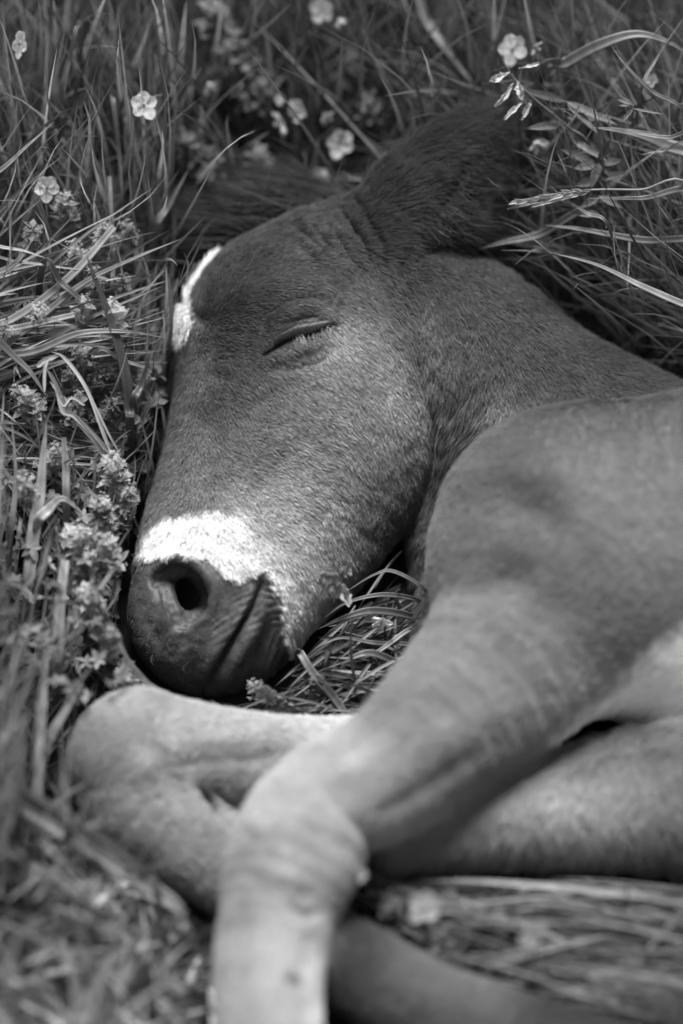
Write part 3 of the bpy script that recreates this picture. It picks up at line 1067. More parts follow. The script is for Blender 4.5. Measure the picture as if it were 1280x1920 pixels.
def tube(pts, rad, sides=6):
    P = np.asarray(pts, float)
    n = len(P)
    rad = np.broadcast_to(np.asarray(rad, float), (n,))
    T = np.gradient(P, axis=0)
    T /= np.linalg.norm(T, axis=1, keepdims=True) + 1e-9
    u = np.cross(T, np.array([.31, .23, .92]))
    u /= np.linalg.norm(u, axis=1, keepdims=True) + 1e-9
    v = np.cross(T, u)
    a = np.linspace(0, 2 * np.pi, sides, endpoint=False)
    V = P[:, None] + rad[:, None, None] * (np.cos(a)[None, :, None] * u[:, None] + np.sin(a)[None, :, None] * v[:, None])
    k = np.arange(n - 1)[:, None] * sides
    j = np.arange(sides)[None]
    jn = (j + 1) % sides
    F = np.stack([k + j, k + jn, k + sides + jn, k + sides + j], -1).reshape(-1, 4)
    return V.reshape(-1, 3), F


class Thing:
    def __init__(self, name, at, label, cat, group=None):
        self.e = empty(name, tuple(W(np.asarray(at, float))))
        tag(self.e, label, cat, group)
        self.o = np.array(self.e.location)

    def part(self, name, V, F, m, tone, smooth=True):
        if len(V) % 5 == 0 and np.ndim(tone) == 0 and name in ('leaf', 'petal', 'sepal', 'withered_petal'):
            tone = tone * np.tile([.92, 1.08, .80, 1.1, .9], len(V) // 5) * (1 + .10 * rng.normal(0, 1, len(V)))
        return mesh_obj(name, W(V) - self.o, F, m, self.e, tone, smooth)


def frame(n, up=None):
    n = np.asarray(n, float); n = n / np.linalg.norm(n)
    u = np.cross(n, [0, 1, 0.13]) if up is None else np.cross(n, up)
    u /= np.linalg.norm(u) + 1e-9
    return u, np.cross(n, u), n


def leaf_geo(c, d, nrm, L, Wd, cup=.12, curl=.1, K=6, point=1.0, rag=.02):
    """an ovate leaf or petal from c along d"""
    d = np.asarray(d, float); d /= np.linalg.norm(d)
    nrm = np.asarray(nrm, float) - d * np.dot(nrm, d); nrm /= np.linalg.norm(nrm) + 1e-9
    s = np.cross(d, nrm)
    t = np.linspace(0, 1, K)
    wprof = np.sin(np.pi * np.clip(t, 0, 1) ** (.75 if point >= 1 else .62)) ** (.8 if point >= 1 else .6)
    if point < 1:
        wprof = np.sin(np.pi * t ** 1.35) ** .62
    wprof[0] = .10; wprof[-1] = .03 if point >= 1 else .30
    mid = c + d * (L * t)[:, None] + nrm * (curl * L * np.sin(t * 2.2))[:, None]
    V = []
    for k in range(5):
        x = (k - 2) / 2
        V.append(mid + s * (x * Wd * .5 * wprof)[:, None] + nrm * (cup * Wd * (abs(x) ** 1.5) * wprof)[:, None] + nrm * (rng.normal(0, rag * Wd, (K, 1))) + s * (rng.normal(0, max(0, rag - .02) * Wd * .8, (K, 1))))
    V = np.stack(V, 1).reshape(-1, 3)
    k = np.arange(K - 1)[:, None] * 5
    j = np.arange(4)[None]
    F = np.stack([k + j, k + j + 1, k + j + 6, k + j + 5], -1).reshape(-1, 4)
    return V, F


def stemcurve(head, dx=0, dy=0, bow=(0, 0, 0), top=None, n=12):
    h = np.asarray(head, float)
    r = foot(h, dx, dy)
    p1 = r + (h - r) * .4 + UPD * S * 20 + np.array(bow)
    p2 = r + (h - r) * .8 + UPD * S * 20 + np.array(bow) if top is None else h - np.asarray(top, float)
    return bez(r[None], p1[None], p2[None], h[None], np.linspace(0, 1, n))[0], r


def pansy(head, size, face, label, tone=.62, dx=0, dy=0, wilt=0.0, spin=0.0, group='wild pansies in the meadow', bow=(0, 0, 0), n=5, top=None):
    clear(head, size * .5)
    sp, r = stemcurve(head, dx, dy, bow, top)
    t = Thing('wild_pansy', r, label, 'flower', group)
    V, F = tube(sp, np.linspace(2.6, 1.8, len(sp)))
    t.part('stem', V, F, M_LEAF, .14)
    u, v, nn = frame(face)
    h = np.asarray(head, float)
    angs = [-62, -118, 8, 172, 90] if n == 5 else list(np.linspace(0, 360, n, endpoint=False))
    szs = [1.0, 1.0, .95, .95, 1.15] if n == 5 else [1.0] * n
    # petal angles are given in the picture sense: 90 is down
    for a, z in zip(angs, szs):
        a = math.radians(a + spin)
        d = np.array([math.cos(a), math.sin(a), 0.0])
        d = d - nn * np.dot(d, nn)
        d = d / (np.linalg.norm(d) + 1e-9)
        d = d * (1 - wilt) + nn * .12 + np.array([0, 1, .1]) * wilt
        V, F = leaf_geo(h + nn * 1.5, d, nn + rng.normal(0, .12 + wilt, 3), size * .50 * z, size * (.46 if wilt < .3 else .2), cup=.06 + wilt * .8, curl=-.08, K=8, point=.5, rag=.03 + wilt * .25)
        t.part('petal', V, F, M_PETAL, min(.88, tone * 1.35) * rng.uniform(.92, 1.0))
    V, F = tube([h - nn * 3, h, h + nn * 4], [size * .03, size * .07, size * .025], 7)
    t.part('flower_centre', V, F, M_PETAL, .16)
    for k in range(3):
        a = rng.uniform(0, 6.28)
        V, F = leaf_geo(h - nn * 2, np.array([math.cos(a), math.sin(a), -.5]), nn, size * .26, size * .1)
        t.part('sepal', V, F, M_LEAF, .13)
    return t


def star_cluster(c, rad, n, size, nrm):
    Vs, Fs, o = [], [], 0
    for _ in range(n):
        q = rng.normal(0, 1, 3); q /= np.linalg.norm(q)
        q = q * rad * rng.uniform(.5, 1) + np.asarray(nrm) * rad * .5
        cc = c + q
        f = q / np.linalg.norm(q) + np.asarray(nrm) * .8
        u, v, nn = frame(f)
        s = size * rng.uniform(.7, 1.2); ph = rng.uniform(0, 1.5)
        for k in range(4):
            a = ph + k * math.pi / 2
            d = math.cos(a) * u + math.sin(a) * v
            e = np.cross(nn, d)
            Vs += [cc, cc + d * s * .55 + e * s * .24 + nn * s * .15, cc + d * s + nn * s * .05, cc + d * s * .55 - e * s * .24 + nn * s * .15]
            Fs.append((o, o + 1, o + 2, o + 3)); o += 4
        # stalk
        Vs += [cc, cc + u * .5, c + u * .5, c]
        Fs.append((o, o + 1, o + 2, o + 3)); o += 4
    return np.array(Vs), np.array(Fs)


LEAFSRC = {}


def bedstraw(head, label, lean=(0, 0), whorls=3, gap=24, size=20, tone=.20, cat='wildflower', group='bedstraw clusters', axis=None, dense=22):
    """leafy stem with whorls of small leaves and tight clusters of tiny pale flowers"""
    size *= 1.3; tone *= 1.2; gap *= 1.1
    h = np.asarray(head, float)
    ax = np.array([rng.normal(0, .25), -.65, .6]) if axis is None else np.array(axis, float)
    ax /= np.linalg.norm(ax)
    low = h - ax * gap * whorls
    r = foot(low, lean[0], lean[1])
    t = Thing('bedstraw_plant', r, label, cat, group)
    sp = bez(r[None], (r * .4 + low * .6)[None], (low - ax * gap * .6)[None], h[None], np.linspace(0, 1, 14))[0]
    V, F = tube(sp, np.linspace(2.6, 1.5, len(sp)))
    t.part('stem', V, F, M_LEAF, tone * .75)
    u, v, nn = frame(ax)
    for k in range(whorls):
        c = h - ax * gap * k
        sz = size * (0.8 + .14 * k)
        if c[2] < 150:
            clear(c, sz * .8)
        nl = int(rng.integers(4, 7))
        ph = rng.uniform(0, 2)
        for i in range(nl):
            a = ph + i * 2 * math.pi / nl + rng.normal(0, .12)
            d = math.cos(a) * u + math.sin(a) * v + ax * rng.uniform(-.15, .55)
            V, F = leaf_geo(c, d + rng.normal(0, .22, 3), ax + rng.normal(0, .3, 3), sz * rng.uniform(.7, 1.2), sz * rng.uniform(.42, .62), curl=rng.uniform(-.3, .2), K=5)
            t.part('leaf', V, F, M_LEAF, tone * rng.uniform(.75, 1.2))
        V, F = star_cluster(c, sz * .72, dense * 2, sz * .15, ax * .7)
        o = t.part('flower_cluster', V, F, M_PETAL, tone * 1.75, smooth=False)
    return t


def hero(pts, wd, tone, label, name='grass_leaf', cat='grass', group='single blades of grass that stand out', face=(0, 0, 1), fold=.18, prof=None, K=22, kink=None):
    P = catmull(np.array(pts, float), 8)
    n = len(P)
    for q in P[n // 4:]:
        clear(q, wd * .6)
    t = np.linspace(0, 1, n)
    Tn = np.gradient(P, axis=0); Tn /= np.linalg.norm(Tn, axis=1, keepdims=True) + 1e-9
    fc = np.array(face, float) + .25 * np.stack([np.sin(t * 5 + pts[0][0]), np.cos(t * 4), 0 * t], -1)
    sd = np.cross(Tn, fc); sd /= np.linalg.norm(sd, axis=1, keepdims=True) + 1e-9
    nn = np.cross(sd, Tn)
    if prof is None:
        prof = np.clip(.5 + 1.5 * t, 0, 1) * np.clip((1 - t) * 2.0, .02, 1) ** .85
    else:
        prof = np.interp(t, np.linspace(0, 1, len(prof)), prof)
    hw = (wd * .5 * prof)[:, None]
    V = np.stack([P - sd * hw, P - sd * hw * .5 - nn * hw * fold * 1.4, P - nn * hw * 2 * fold, P + sd * hw * .5 - nn * hw * fold * 1.4, P + sd * hw], 1)
    V = np.concatenate([V, V[:, ::-1] - nn[:, None] * np.minimum(hw * .25, 1.2)[:, None]], 1)       # a little thickness
    V = V.reshape(-1, 3)
    k = np.arange(n - 1)[:, None] * 10
    j = np.arange(10)[None]; jn = (j + 1) % 10
    F = np.stack([k + j, k + jn, k + 10 + jn, k + 10 + j], -1).reshape(-1, 4)
    tv = tone * .8 * (1 + .18 * np.sin(t * 9 + pts[0][1])[:, None]) * np.array([.9, 1.1, .82, 1.1, .92, .9, 1.0, .85, 1.0, .9])[None] * (1 + .1 * rng.normal(0, 1, (n, 1)))
    o = mesh_obj(name, W(V), F, M_GRASS, None, tv.ravel())
    piv = W(np.asarray(pts[0], float))
    me = o.data
    co = np.empty(len(me.vertices) * 3, np.float32); me.vertices.foreach_get('co', co)
    me.vertices.foreach_set('co', (co.reshape(-1, 3) - piv.astype(np.float32)).ravel())
    o.location = tuple(piv)
    tag(o, label, cat, group)
    return o


def rooted(pts, dx=0, dy=0):
    """add a ground point before the first"""
    a = np.asarray(pts[0], float)
    return [tuple(foot(a, dx, dy)) ] + [tuple(p) for p in pts]


# wild pansies
pansy((35, 82, -110), 50, (.75, .1, .55), 'pale pansy seen from the side in the top left corner', dx=20, spin=8)
pansy((270, 197, -100), 54, (.15, .1, 1), 'open white pansy with dark centre, upper left between upright blades', dx=70, spin=-35)
pansy((88, 352, -90), 50, (.1, .25, .95), 'pansy with two round petals rising above the bedstraw at the left', dx=8, spin=0)
pansy((637, 268, -300), 54, (.1, .2, 1), 'large blurred pansy just above the neck, left of the ear', dx=-20, tone=.7, spin=20)
pansy((560, 205, -320), 44, (-.5, .2, .8), 'blurred pansy, highest of the group above the head', dx=20, wilt=.2)
pansy((530, 228, -320), 52, (-.8, .3, .4), 'blurred pansy turned left, lower left of the group above the head', dx=10, wilt=.3)
pansy((608, 215, -320), 36, (.6, .3, .6), 'small blurred pansy bud, right of the group above the head', dx=10, wilt=.4)
pansy((600, 330, -320), 36, (.2, .2, 1), 'small blurred pansy low against the foal\'s poll', dx=10)
pansy((390, 160, -320), 40, (.6, .4, .6), 'small half closed pansy, upper middle left of the leafy spike', dx=10, wilt=.35)
pansy((524, 186, -320), 20, (0, .2, 1), 'tiny blurred pansy bud above the head', dx=0)
pansy((603, 18, -320), 50, (-.3, .3, .9), 'blurred pansy at the top edge of the meadow', dx=0, spin=30)
pansy((634, 34, -320), 34, (.7, .5, .5), 'drooping blurred pansy at the top edge, right of the other', dx=0, wilt=.5)
pansy((960, 92, -190), 58, (.1, .1, 1), 'round flat pansy with five petals, top right', dx=40, n=5, spin=12, tone=.5)
pansy((1006, 262, -210), 52, (.3, .5, .6), 'blurred drooping pansy right of the ear tip', dx=30, wilt=.45)
pansy((1000, 88, -180), 36, (.8, .3, .5), 'half hidden pansy right of the round one, top right', dx=30, wilt=.35, tone=.35)
pansy((795, 1700, 385), 66, (.05, .2, 1), 'blurred white pansy on the ground behind the front leg', tone=.9, dx=10, spin=40)
pansy((842, 1680, 285), 34, (.3, .3, .9), 'small pansy right of the white one behind the front leg', tone=.5, dx=10)
pansy((998, 1750, 410), 62, (.5, .3, .8), 'blurred white pansy lying on the flattened straw, lower right', tone=.9, dx=10, spin=70)
pansy((676, 1640, 380), 26, (.3, .2, 1), 'tiny pale pansy bud touching the front knee', tone=.6, dx=30, dy=-30)
pansy((938, 1744, 290), 26, (.3, .2, 1), 'tiny pansy left of the white one on the straw', tone=.4, dx=10)
pansy((717, 1160, 15), 50, (-.1, .6, .7), 'withered crumpled pansy on the flattened grass below the jaw', tone=.6, wilt=.35, spin=160, dx=8)
pansy((1220, 150, -150), 26, (.3, .2, 1), 'small pansy between the blades near the right edge', tone=.45, dx=30)
pansy((500, 1302, 60), 44, (-.1, .5, .9), 'pale star shaped blossom between muzzle and folded foreleg', tone=.28, spin=-30, dx=8)


def loose_petal(c, d, nrm, L, Wd, label, tone=.6, curl=.1):
    V, F = leaf_geo(np.asarray(c, float), d, nrm, L, Wd, curl=curl, K=8, point=.5)
    o = mesh_obj('fallen_petal', W(V) - W(np.asarray(c, float)), F, M_PETAL, None, tone)
    o.location = tuple(W(np.asarray(c, float)))
    tag(o, label, 'petal')
    return o


loose_petal((236, 789, -40), (1, -.1, .2), (.1, -.3, 1), 28, 22, 'round white petal caught in the leaves beside the nose bridge', .55)
# withered bloom on the jaw
wb = Thing('withered_blossom', (640, 1105, 20), 'dry crumpled blossom with a pale spur resting under the jaw', 'flower')
for (c, d, n_, L, Wd, tn) in (((638, 1078, 30), (-1, -.15, .1), (.1, .5, 1), 30, 22, .30), ((636, 1076, 30), (.45, -.6, .2), (.3, .4, 1), 20, 20, .35), ((622, 1085, 30), (.9, .5, .1), (-.2, .6, 1), 32, 26, .28), ((640, 1088, 30), (.25, 1, .1), (.2, .2, 1), 34, 15, .62)):
    c = np.array([634, 1080, 30]) + (np.array(c, float) - np.array([634, 1080, 30])) * 1.3 + np.array([0, 4, 8])
    V, F = leaf_geo(c, d, n_, L * 1.35, Wd * 1.3, cup=.3, curl=.15, K=10, point=.6, rag=.13)
    wb.part('petal', V, F, M_PETAL, tn)

# spray of withered pods at the top right
sp = [(1110, 290, -160), (1060, 235, -120), (1000, 185, -95), (965, 150, -90), (958, 138, -88)]
ws = Thing('withered_spray', foot(sp[0], 40, 0), 'thin stem with hanging pale withered flowers beyond the ear tip', 'wildflower')
V, F = tube(catmull(np.array([tuple(foot(sp[0], 40, 0))] + sp, float), 5), 2.4)
ws.part('stem', V, F, M_LEAF, .15)
for (a, b, wd) in (((955, 136), (920, 152), 14), ((970, 152), (978, 184), 17), ((962, 156), (928, 195), 11), ((982, 188), (948, 222), 11), ((995, 188), (981, 222), 11), ((972, 128), (1012, 118), 7)):
    c = np.array([a[0], a[1], -85.0]); d = np.array([b[0] - a[0], b[1] - a[1], 6.0])
    L = np.linalg.norm(d)
    V, F = leaf_geo(c, d, (.3 + rng.normal(0, .4), -.2, 1), L * 1.1, wd * .95, cup=.4, curl=rng.uniform(-.15, .2), K=11, point=.6, rag=.15)
    ws.part('withered_petal', V, F, M_PETAL, .55)
    V, F = tube([c + d * .9, c + d * 1.1 + np.array([-2, 2, 0]), c + d * 1.3], [1.6, 1.2, .8])
    if wd == 11:
        ws.part('petal_tip', V, F, M_PETAL, .35)

# grass panicle on the right
pc = [(1300, 354, -60), (1200, 356, -50), (1110, 356, -45), (1040, 366, -42), (965, 378, -40)]
pn = Thing('grass_panicle', foot(pc[0], 60, 0), 'ripe pale grass seed head lying level at the right of the ear', 'seed head')
V, F = tube(catmull(np.array([tuple(foot(pc[0], 120, 0))] + pc, float), 6), np.linspace(3, 1.2, 6 * 5 + 1)[:len(catmull(np.array([tuple(foot(pc[0], 120, 0))] + pc, float), 6))])
pn.part('culm', V, F, M_GRASS, .28)
for k in range(30):
    u_ = k / 29
    c = np.array([1108 - 138 * u_, 357 + 22 * u_ ** 1.1, -42.0]) + np.array([0, rng.normal(0, 3.5 * (1.1 - u_)), rng.normal(0, 3)])
    sgn = 1 if k % 2 else -1
    d = np.array([-1, sgn * rng.uniform(.05, .42) + .18, rng.normal(0, .2)])
    V, F = leaf_geo(c, d, (rng.normal(0, .3), -sgn * .4, 1), rng.uniform(16, 24), rng.uniform(5, 7.5), cup=.6, curl=.05, K=6)
    pn.part('spikelet', V, F, M_PETAL, rng.uniform(.28, .6))
for k in range(7):
    c = np.array([1085 - 12 * k, 366 + 3 * k, -40.0])
    V, F = leaf_geo(c, (-1, .28, .05), (0, -.3, 1), 19, 5.5, cup=.6, K=6)
    pn.part('spikelet', V, F, M_PETAL, rng.uniform(.3, .55))

# bedstraw clusters
for h, lab, kw in (
    (((120, 380, -95)), 'bedstraw cluster directly below the pansy with two round petals', dict(whorls=3, size=26, tone=.2)),
    (((62, 430, -80)), 'bedstraw near the left edge, left of the bed of pale clusters', dict(whorls=3, size=24, tone=.19)),
    (((140, 470, -60)), 'bedstraw head among the lying blades, above the left bundle', dict(whorls=3, size=26, tone=.22)),
    (((195, 430, -80)), 'bedstraw head at the end of the flattened bundle of blades', dict(whorls=3, size=24, tone=.21)),
    (((238, 425, -110)), 'softly blurred bedstraw right of the bundle of blades', dict(whorls=2, size=22, tone=.15)),
    (((175, 520, -70)), 'bedstraw cluster in the middle of the left bundle', dict(whorls=2, size=26, tone=.17)),
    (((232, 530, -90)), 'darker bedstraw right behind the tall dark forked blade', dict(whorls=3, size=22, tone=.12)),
    (((75, 585, 5)), 'sharp bedstraw head on a hairy stem over the left bundle', dict(whorls=2, size=26, tone=.26, axis=(.5, -.4, .6))),
    (((12, 622, 0)), 'bedstraw head cut by the left edge, beside the hairy stem', dict(whorls=2, size=24, tone=.22)),
    (((158, 570, -10)), 'pale bedstraw head left of the dark forked blade', dict(whorls=2, size=24, tone=.24)),
    (((212, 582, -10)), 'large pale bedstraw head right of the dark forked blade', dict(whorls=2, size=28, tone=.27)),
    (((152, 660, -15)), 'leafy bedstraw tip above the bent straw culms', dict(whorls=4, size=24, tone=.19)),
    (((128, 705, -30)), 'bedstraw head behind the bent straw culms', dict(whorls=2, size=22, tone=.16)),
    (((40, 740, 10)), 'wide bedstraw head at the left, below the bent straw culms', dict(whorls=2, size=28, tone=.24)),
    (((72, 760, 5)), 'bedstraw head just right of the wide one at the left', dict(whorls=2, size=24, tone=.22)),
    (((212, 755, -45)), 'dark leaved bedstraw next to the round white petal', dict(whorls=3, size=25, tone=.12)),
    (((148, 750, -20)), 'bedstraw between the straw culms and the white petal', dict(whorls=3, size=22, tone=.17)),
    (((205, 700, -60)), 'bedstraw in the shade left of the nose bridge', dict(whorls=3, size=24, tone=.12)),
    (((272, 708, -80)), 'small bedstraw pressed against the bridge of the nose', dict(whorls=2, size=20, tone=.15)),
    (((110, 845, 15)), 'bedstraw head behind the broad upright blade', dict(whorls=3, size=25, tone=.2)),
    (((212, 870, 20)), 'bright leafy bedstraw head left of the white snip', dict(whorls=2, size=30, tone=.27)),
    (((238, 918, 10)), 'lower bedstraw cluster left of the white snip', dict(whorls=2, size=26, tone=.24)),
    (((190, 945, 35)), 'bedstraw head left of the nostril top', dict(whorls=3, size=28, tone=.27)),
    (((145, 1005, 75)), 'large soft bedstraw head left of the nostril', dict(whorls=3, size=34, tone=.30)),
    (((200, 1020, 70)), 'bedstraw head closest to the nostril', dict(whorls=3, size=28, tone=.26)),
    (((48, 905, 60)), 'bedstraw head at the left edge by the broad upright blade', dict(whorls=3, size=28, tone=.22)),
    (((160, 1110, 105)), 'blurred bedstraw left of the lips', dict(whorls=3, size=30, tone=.26)),
    (((205, 1190, 115)), 'blurred bedstraw below left of the lips', dict(whorls=3, size=26, tone=.24)),
    (((232, 1262, 120)), 'blurred bedstraw between the lips and the folded knee', dict(whorls=2, size=24, tone=.24)),
    (((440, 90, -330)), 'tall blurred leafy spike at the top, left of the middle', dict(whorls=6, size=34, gap=22, tone=.13, axis=(-.35, -.8, .35))),
    (((350, 262, -310)), 'blurred leafy spike above the dark forelock', dict(whorls=5, size=30, gap=20, tone=.17, axis=(-.5, -.7, .3))),
    (((400, 20, -340)), 'blurred leafy spike cut by the top edge', dict(whorls=4, size=32, gap=20, tone=.14)),
    (((365, 360, -360)), 'blurred bedstraw at the edge of the dark forelock', dict(whorls=2, size=26, tone=.17)),
    (((485, 290, -340)), 'blurred leafy head over the forelock', dict(whorls=3, size=26, tone=.15)),
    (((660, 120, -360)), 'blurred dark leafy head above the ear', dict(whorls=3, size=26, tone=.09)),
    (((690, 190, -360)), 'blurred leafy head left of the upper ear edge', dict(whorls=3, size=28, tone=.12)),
    (((590, 1275, 20)), 'dark leafy sprig in the hollow beside the chin', dict(whorls=2, size=22, tone=.12)),
    (((480, 1290, 55)), 'leafy sprig between the lips and the folded foreleg', dict(whorls=2, size=22, tone=.17)),
    (((735, 1700, 300)), 'blurred leafy sprig left of the white pansy behind the leg', dict(whorls=3, size=34, tone=.14)),
    (((830, 1760, 300)), 'blurred leafy sprig under the white pansy behind the leg', dict(whorls=3, size=32, tone=.12)),
    (((905, 1720, 290)), 'blurred leafy sprig between the two white pansies', dict(whorls=2, size=30, tone=.12)),
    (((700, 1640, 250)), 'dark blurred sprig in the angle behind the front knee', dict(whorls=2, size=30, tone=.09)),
    (((200, 1720, 300)), 'blurred leafy clump at the lower left, under the broad stems', dict(whorls=4, size=44, gap=30, tone=.16)),
    (((110, 1800, 330)), 'blurred leafy clump near the bottom left corner', dict(whorls=4, size=46, gap=30, tone=.15)),
    (((270, 1820, 330)), 'blurred leafy clump left of the upright foreleg', dict(whorls=4, size=44, gap=30, tone=.13)),
    (((60, 1650, 290)), 'blurred leafy clump at the left edge below the broad stems', dict(whorls=4, size=40, gap=30, tone=.18)),
    (((330, 1740, 290)), 'blurred leafy clump touching the upright foreleg', dict(whorls=3, size=40, gap=30, tone=.15)),
    (((190, 1880, 350)), 'blurred leafy clump at the bottom edge, left', dict(whorls=3, size=48, gap=30, tone=.14)),
):
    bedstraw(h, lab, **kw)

# broad leaved plant at the right
def leafy(head, label, leaves, tone, axis=(0, -1, .3), dx=0):
    h = np.asarray(head, float)
    r = foot(h, dx, 0)
    t = Thing('leafy_plant', r, label, 'plant')
    V, F = tube(np.linspace(r, h, 8), 3)
    t.part('stem', V, F, M_LEAF, tone)
    for (ox, oy, dx_, dy_, L, wd) in leaves:
        V, F = leaf_geo(h + np.array([ox, oy, rng.uniform(-5, 5)]), (dx_, dy_, rng.uniform(-.1, .4)), (rng.normal(0, .3), -.2, 1), L, wd, curl=rng.uniform(-.1, .1), K=8)
        t.part('leaf', V, F, M_LEAF, tone * rng.uniform(.8, 1.25))
    return t


leafy((1122, 305, -110), 'leafy plant with pointed leaves in a rosette right of the ear', [(0, 0, -1, -.35, 75, 20), (0, 0, -1, .25, 50, 20), (0, 0, -.4, -1, 42, 16), (0, 0, .5, -1, 48, 18), (0, 0, 1, -.1, 45, 18), (0, 0, .7, .7, 44, 17), (0, 0, -.3, 1, 50, 18), (0, 30, -1, .3, 48, 18), (0, 30, 1, -.2, 60, 16), (0, 62, .9, .5, 50, 15), (0, 62, -.8, .5, 42, 16), (0, 95, -1, .1, 40, 14)], .10)
leafy((1060, 190, -130), 'stem with long narrow leaves behind the withered spray', [(0, 0, -1, -.25, 90, 16), (0, 0, 1, .45, 110, 16), (0, 0, .9, .9, 90, 14), (0, 40, -1, .15, 80, 18), (0, 30, 1, 0, 90, 15), (10, 70, .8, .5, 90, 14)], .11)
leafy((1185, 195, -60), 'delicate vetch stem with slim paired leaflets near the right edge', [(0, 0, -1, -.3, 32, 8), (0, 0, -1, .1, 26, 6), (0, 8, -.6, .8, 34, 9), (0, 8, 1, .2, 60, 5), (20, 4, .9, .6, 30, 6), (0, 0, -.9, -.7, 22, 5)], .17)
leafy((248, 1300, 115), 'small bright leaf pair against the folded knee', [(0, 0, -1, -.4, 26, 12), (0, 0, 1, -.7, 22, 11), (0, 6, -.6, .5, 22, 10)], .26)

# single blades
B = hero
B(rooted([(245, 800, -20), (243, 765, -15), (234, 690, 0), (205, 590, 10), (178, 520, 12), (163, 478, 10)], 10), 20, .085, 'tall dark broad blade standing left of the forehead', face=(.3, 0, 1))
B(rooted([(250, 765, -20), (266, 720, -15), (284, 655, -10)], 5), 16, .10, 'short fork of the dark broad blade beside the nose bridge')
B(rooted([(52, 1110, 60), (62, 1010, 60), (75, 930, 55), (82, 850, 50), (88, 790, 45)], -10), 25, .38, 'bright broad upright blade with a folded tip at the left', face=(-.2, 0, 1))
B(rooted([(20, 1010, 60), (30, 900, 60), (22, 780, 55)], 0), 11, .28, 'slim upright blade left of the bright broad blade')
B(rooted([(70, 990, 60), (92, 955, 60), (118, 935, 60), (155, 962, 60)], 0), 20, .38, 'arched blade curling over beside the bright broad blade')
B(rooted([(125, 960, 30), (124, 880, 30), (120, 820, 28)], 0), 15, .26, 'upright pale stalk right of the bright broad blade', prof=[1, 1, 1, .9, .6])
B(rooted([(108, 1250, 120), (112, 1140, 115), (122, 1050, 100)], 0), 20, .42, 'pale jointed straw stalk below the soft bedstraw', prof=[.9, 1, 1.2, 1, .9])
B(rooted([(-40, 1205, 120), (30, 1203, 130), (70, 1212, 130), (100, 1232, 125)], -60), 9, .42, 'pale blade lying level at the left edge')
B(rooted([(215, 1180, 70), (236, 1230, 75), (262, 1268, 75), (300, 1292, 80), (330, 1305, 80)], -20), 9, .15, 'thin dark stem running along the underside of the lips')
B(rooted([(168, 1110, 100), (205, 1170, 100), (240, 1235, 100), (290, 1288, 95)], -20), 11, .22, 'stem crossing down to the lips from the left')
B(rooted([(60, 1500, 200), (85, 1400, 210), (130, 1320, 200), (160, 1260, 180)], -40), 24, .34, 'broad blade arching up beside the folded knee', face=(-.3, 0, 1))
B(rooted([(70, 1600, 260), (72, 1450, 240), (84, 1300, 200), (90, 1180, 160)], 0), 20, .28, 'long upright blurred blade left of the folded knee')
B([(-80, 1445, 250), (60, 1520, 285), (200, 1610, 315), (320, 1690, 330), (350, 1720, 320)], 40, .30, 'thick blurred stem crossing diagonally in front of the folded knee', prof=[1, 1, .9, .7, .15])
B([(-80, 1420, 250), (60, 1490, 290), (190, 1570, 315), (280, 1640, 325), (330, 1690, 300)], 12, .14, 'thin dark stem alongside the thick diagonal stem')
B([(120, 1580, 300), (140, 1545, 320), (160, 1520, 340)], 14, .34, 'short upright shoot of the diagonal stem', prof=[1, 1, .8])
B([(120, 1580, 300), (150, 1552, 320), (190, 1545, 345)], 14, .30, 'short shoot bending right off the diagonal stem', prof=[1, 1, .6])
B([(236, 1640, 325), (258, 1612, 345), (276, 1585, 365)], 15, .34, 'short stiff shoot in front of the folded foreleg', prof=[1, 1, .9])
B([(255, 1635, 325), (330, 1610, 345), (400, 1582, 360)], 11, .22, 'slim blade lying across the folded foreleg')
B([(300, 1720, 315), (295, 1670, 340), (285, 1630, 350)], 16, .30, 'short blurred shoot left of the upright foreleg')
B(rooted([(1010, 150, -150), (1060, 118, -135), (1120, 85, -120), (1190, 64, -110), (1250, 78, -110), (1300, 110, -120)], -40), 22, .17, 'wide blade arching over at the top right')
B(rooted([(1340, 330, -80), (1240, 268, -70), (1180, 248, -65), (1105, 238, -62)], 50), 26, .17, 'broad blade pointing left from the right edge', face=(0, -.3, 1))
B(rooted([(1340, 262, -60), (1250, 258, -60), (1195, 250, -60), (1150, 238, -60)], 50), 8, .30, 'bright thin stem over the broad blade at the right edge')
B(rooted([(1360, 600, -30), (1280, 570, -25), (1200, 535, -20), (1120, 497, -15), (1030, 473, -15)], 60), 13, .42, 'bright slender blade pointing left above the shadow-dark neck fringe')
B(rooted([(1320, 372, -70), (1200, 372, -60), (1100, 372, -58)], 60), 13, .18, 'level blade under the pale seed head')
B([(950, 392, -60), (985, 384, -55), (1020, 378, -50)], 5, .25, 'fine tip crossing the pale seed head')
B(rooted([(1145, 438, -60), (1100, 400, -50), (1060, 375, -45), (1028, 345, -45)], 30), 7, .28, 'thin blade crossing behind the pale seed head')
B(rooted([(1300, 240, -70), (1220, 170, -60), (1170, 120, -55), (1140, 78, -55)], 60), 7, .22, 'thin blade rising left near the right edge')
B(rooted([(1195, 200, -120), (1230, 110, -110), (1290, 20, -110)], -20), 6, .2, 'thin stalk leaning right at the top right corner')
B(rooted([(1300, 290, -50), (1240, 284, -50), (1200, 290, -48)], 60), 5, .32, 'fine pale blade tip at the right edge')
B(rooted([(1340, 470, -90), (1200, 450, -100), (1090, 430, -110), (1020, 422, -120)], 60), 14, .18, 'soft grey blade pointing left under the seed head')
B(rooted([(1120, 400, -160), (1010, 440, -160), (940, 455, -165), (895, 468, -165)], 60), 15, .19, 'blurred blade ending beside the ear base')
B(rooted([(-60, 350, -40), (0, 320, -40), (50, 275, -35), (103, 228, -30)], -60), 10, .36, 'pale pointed blade entering from the left edge, upper left')
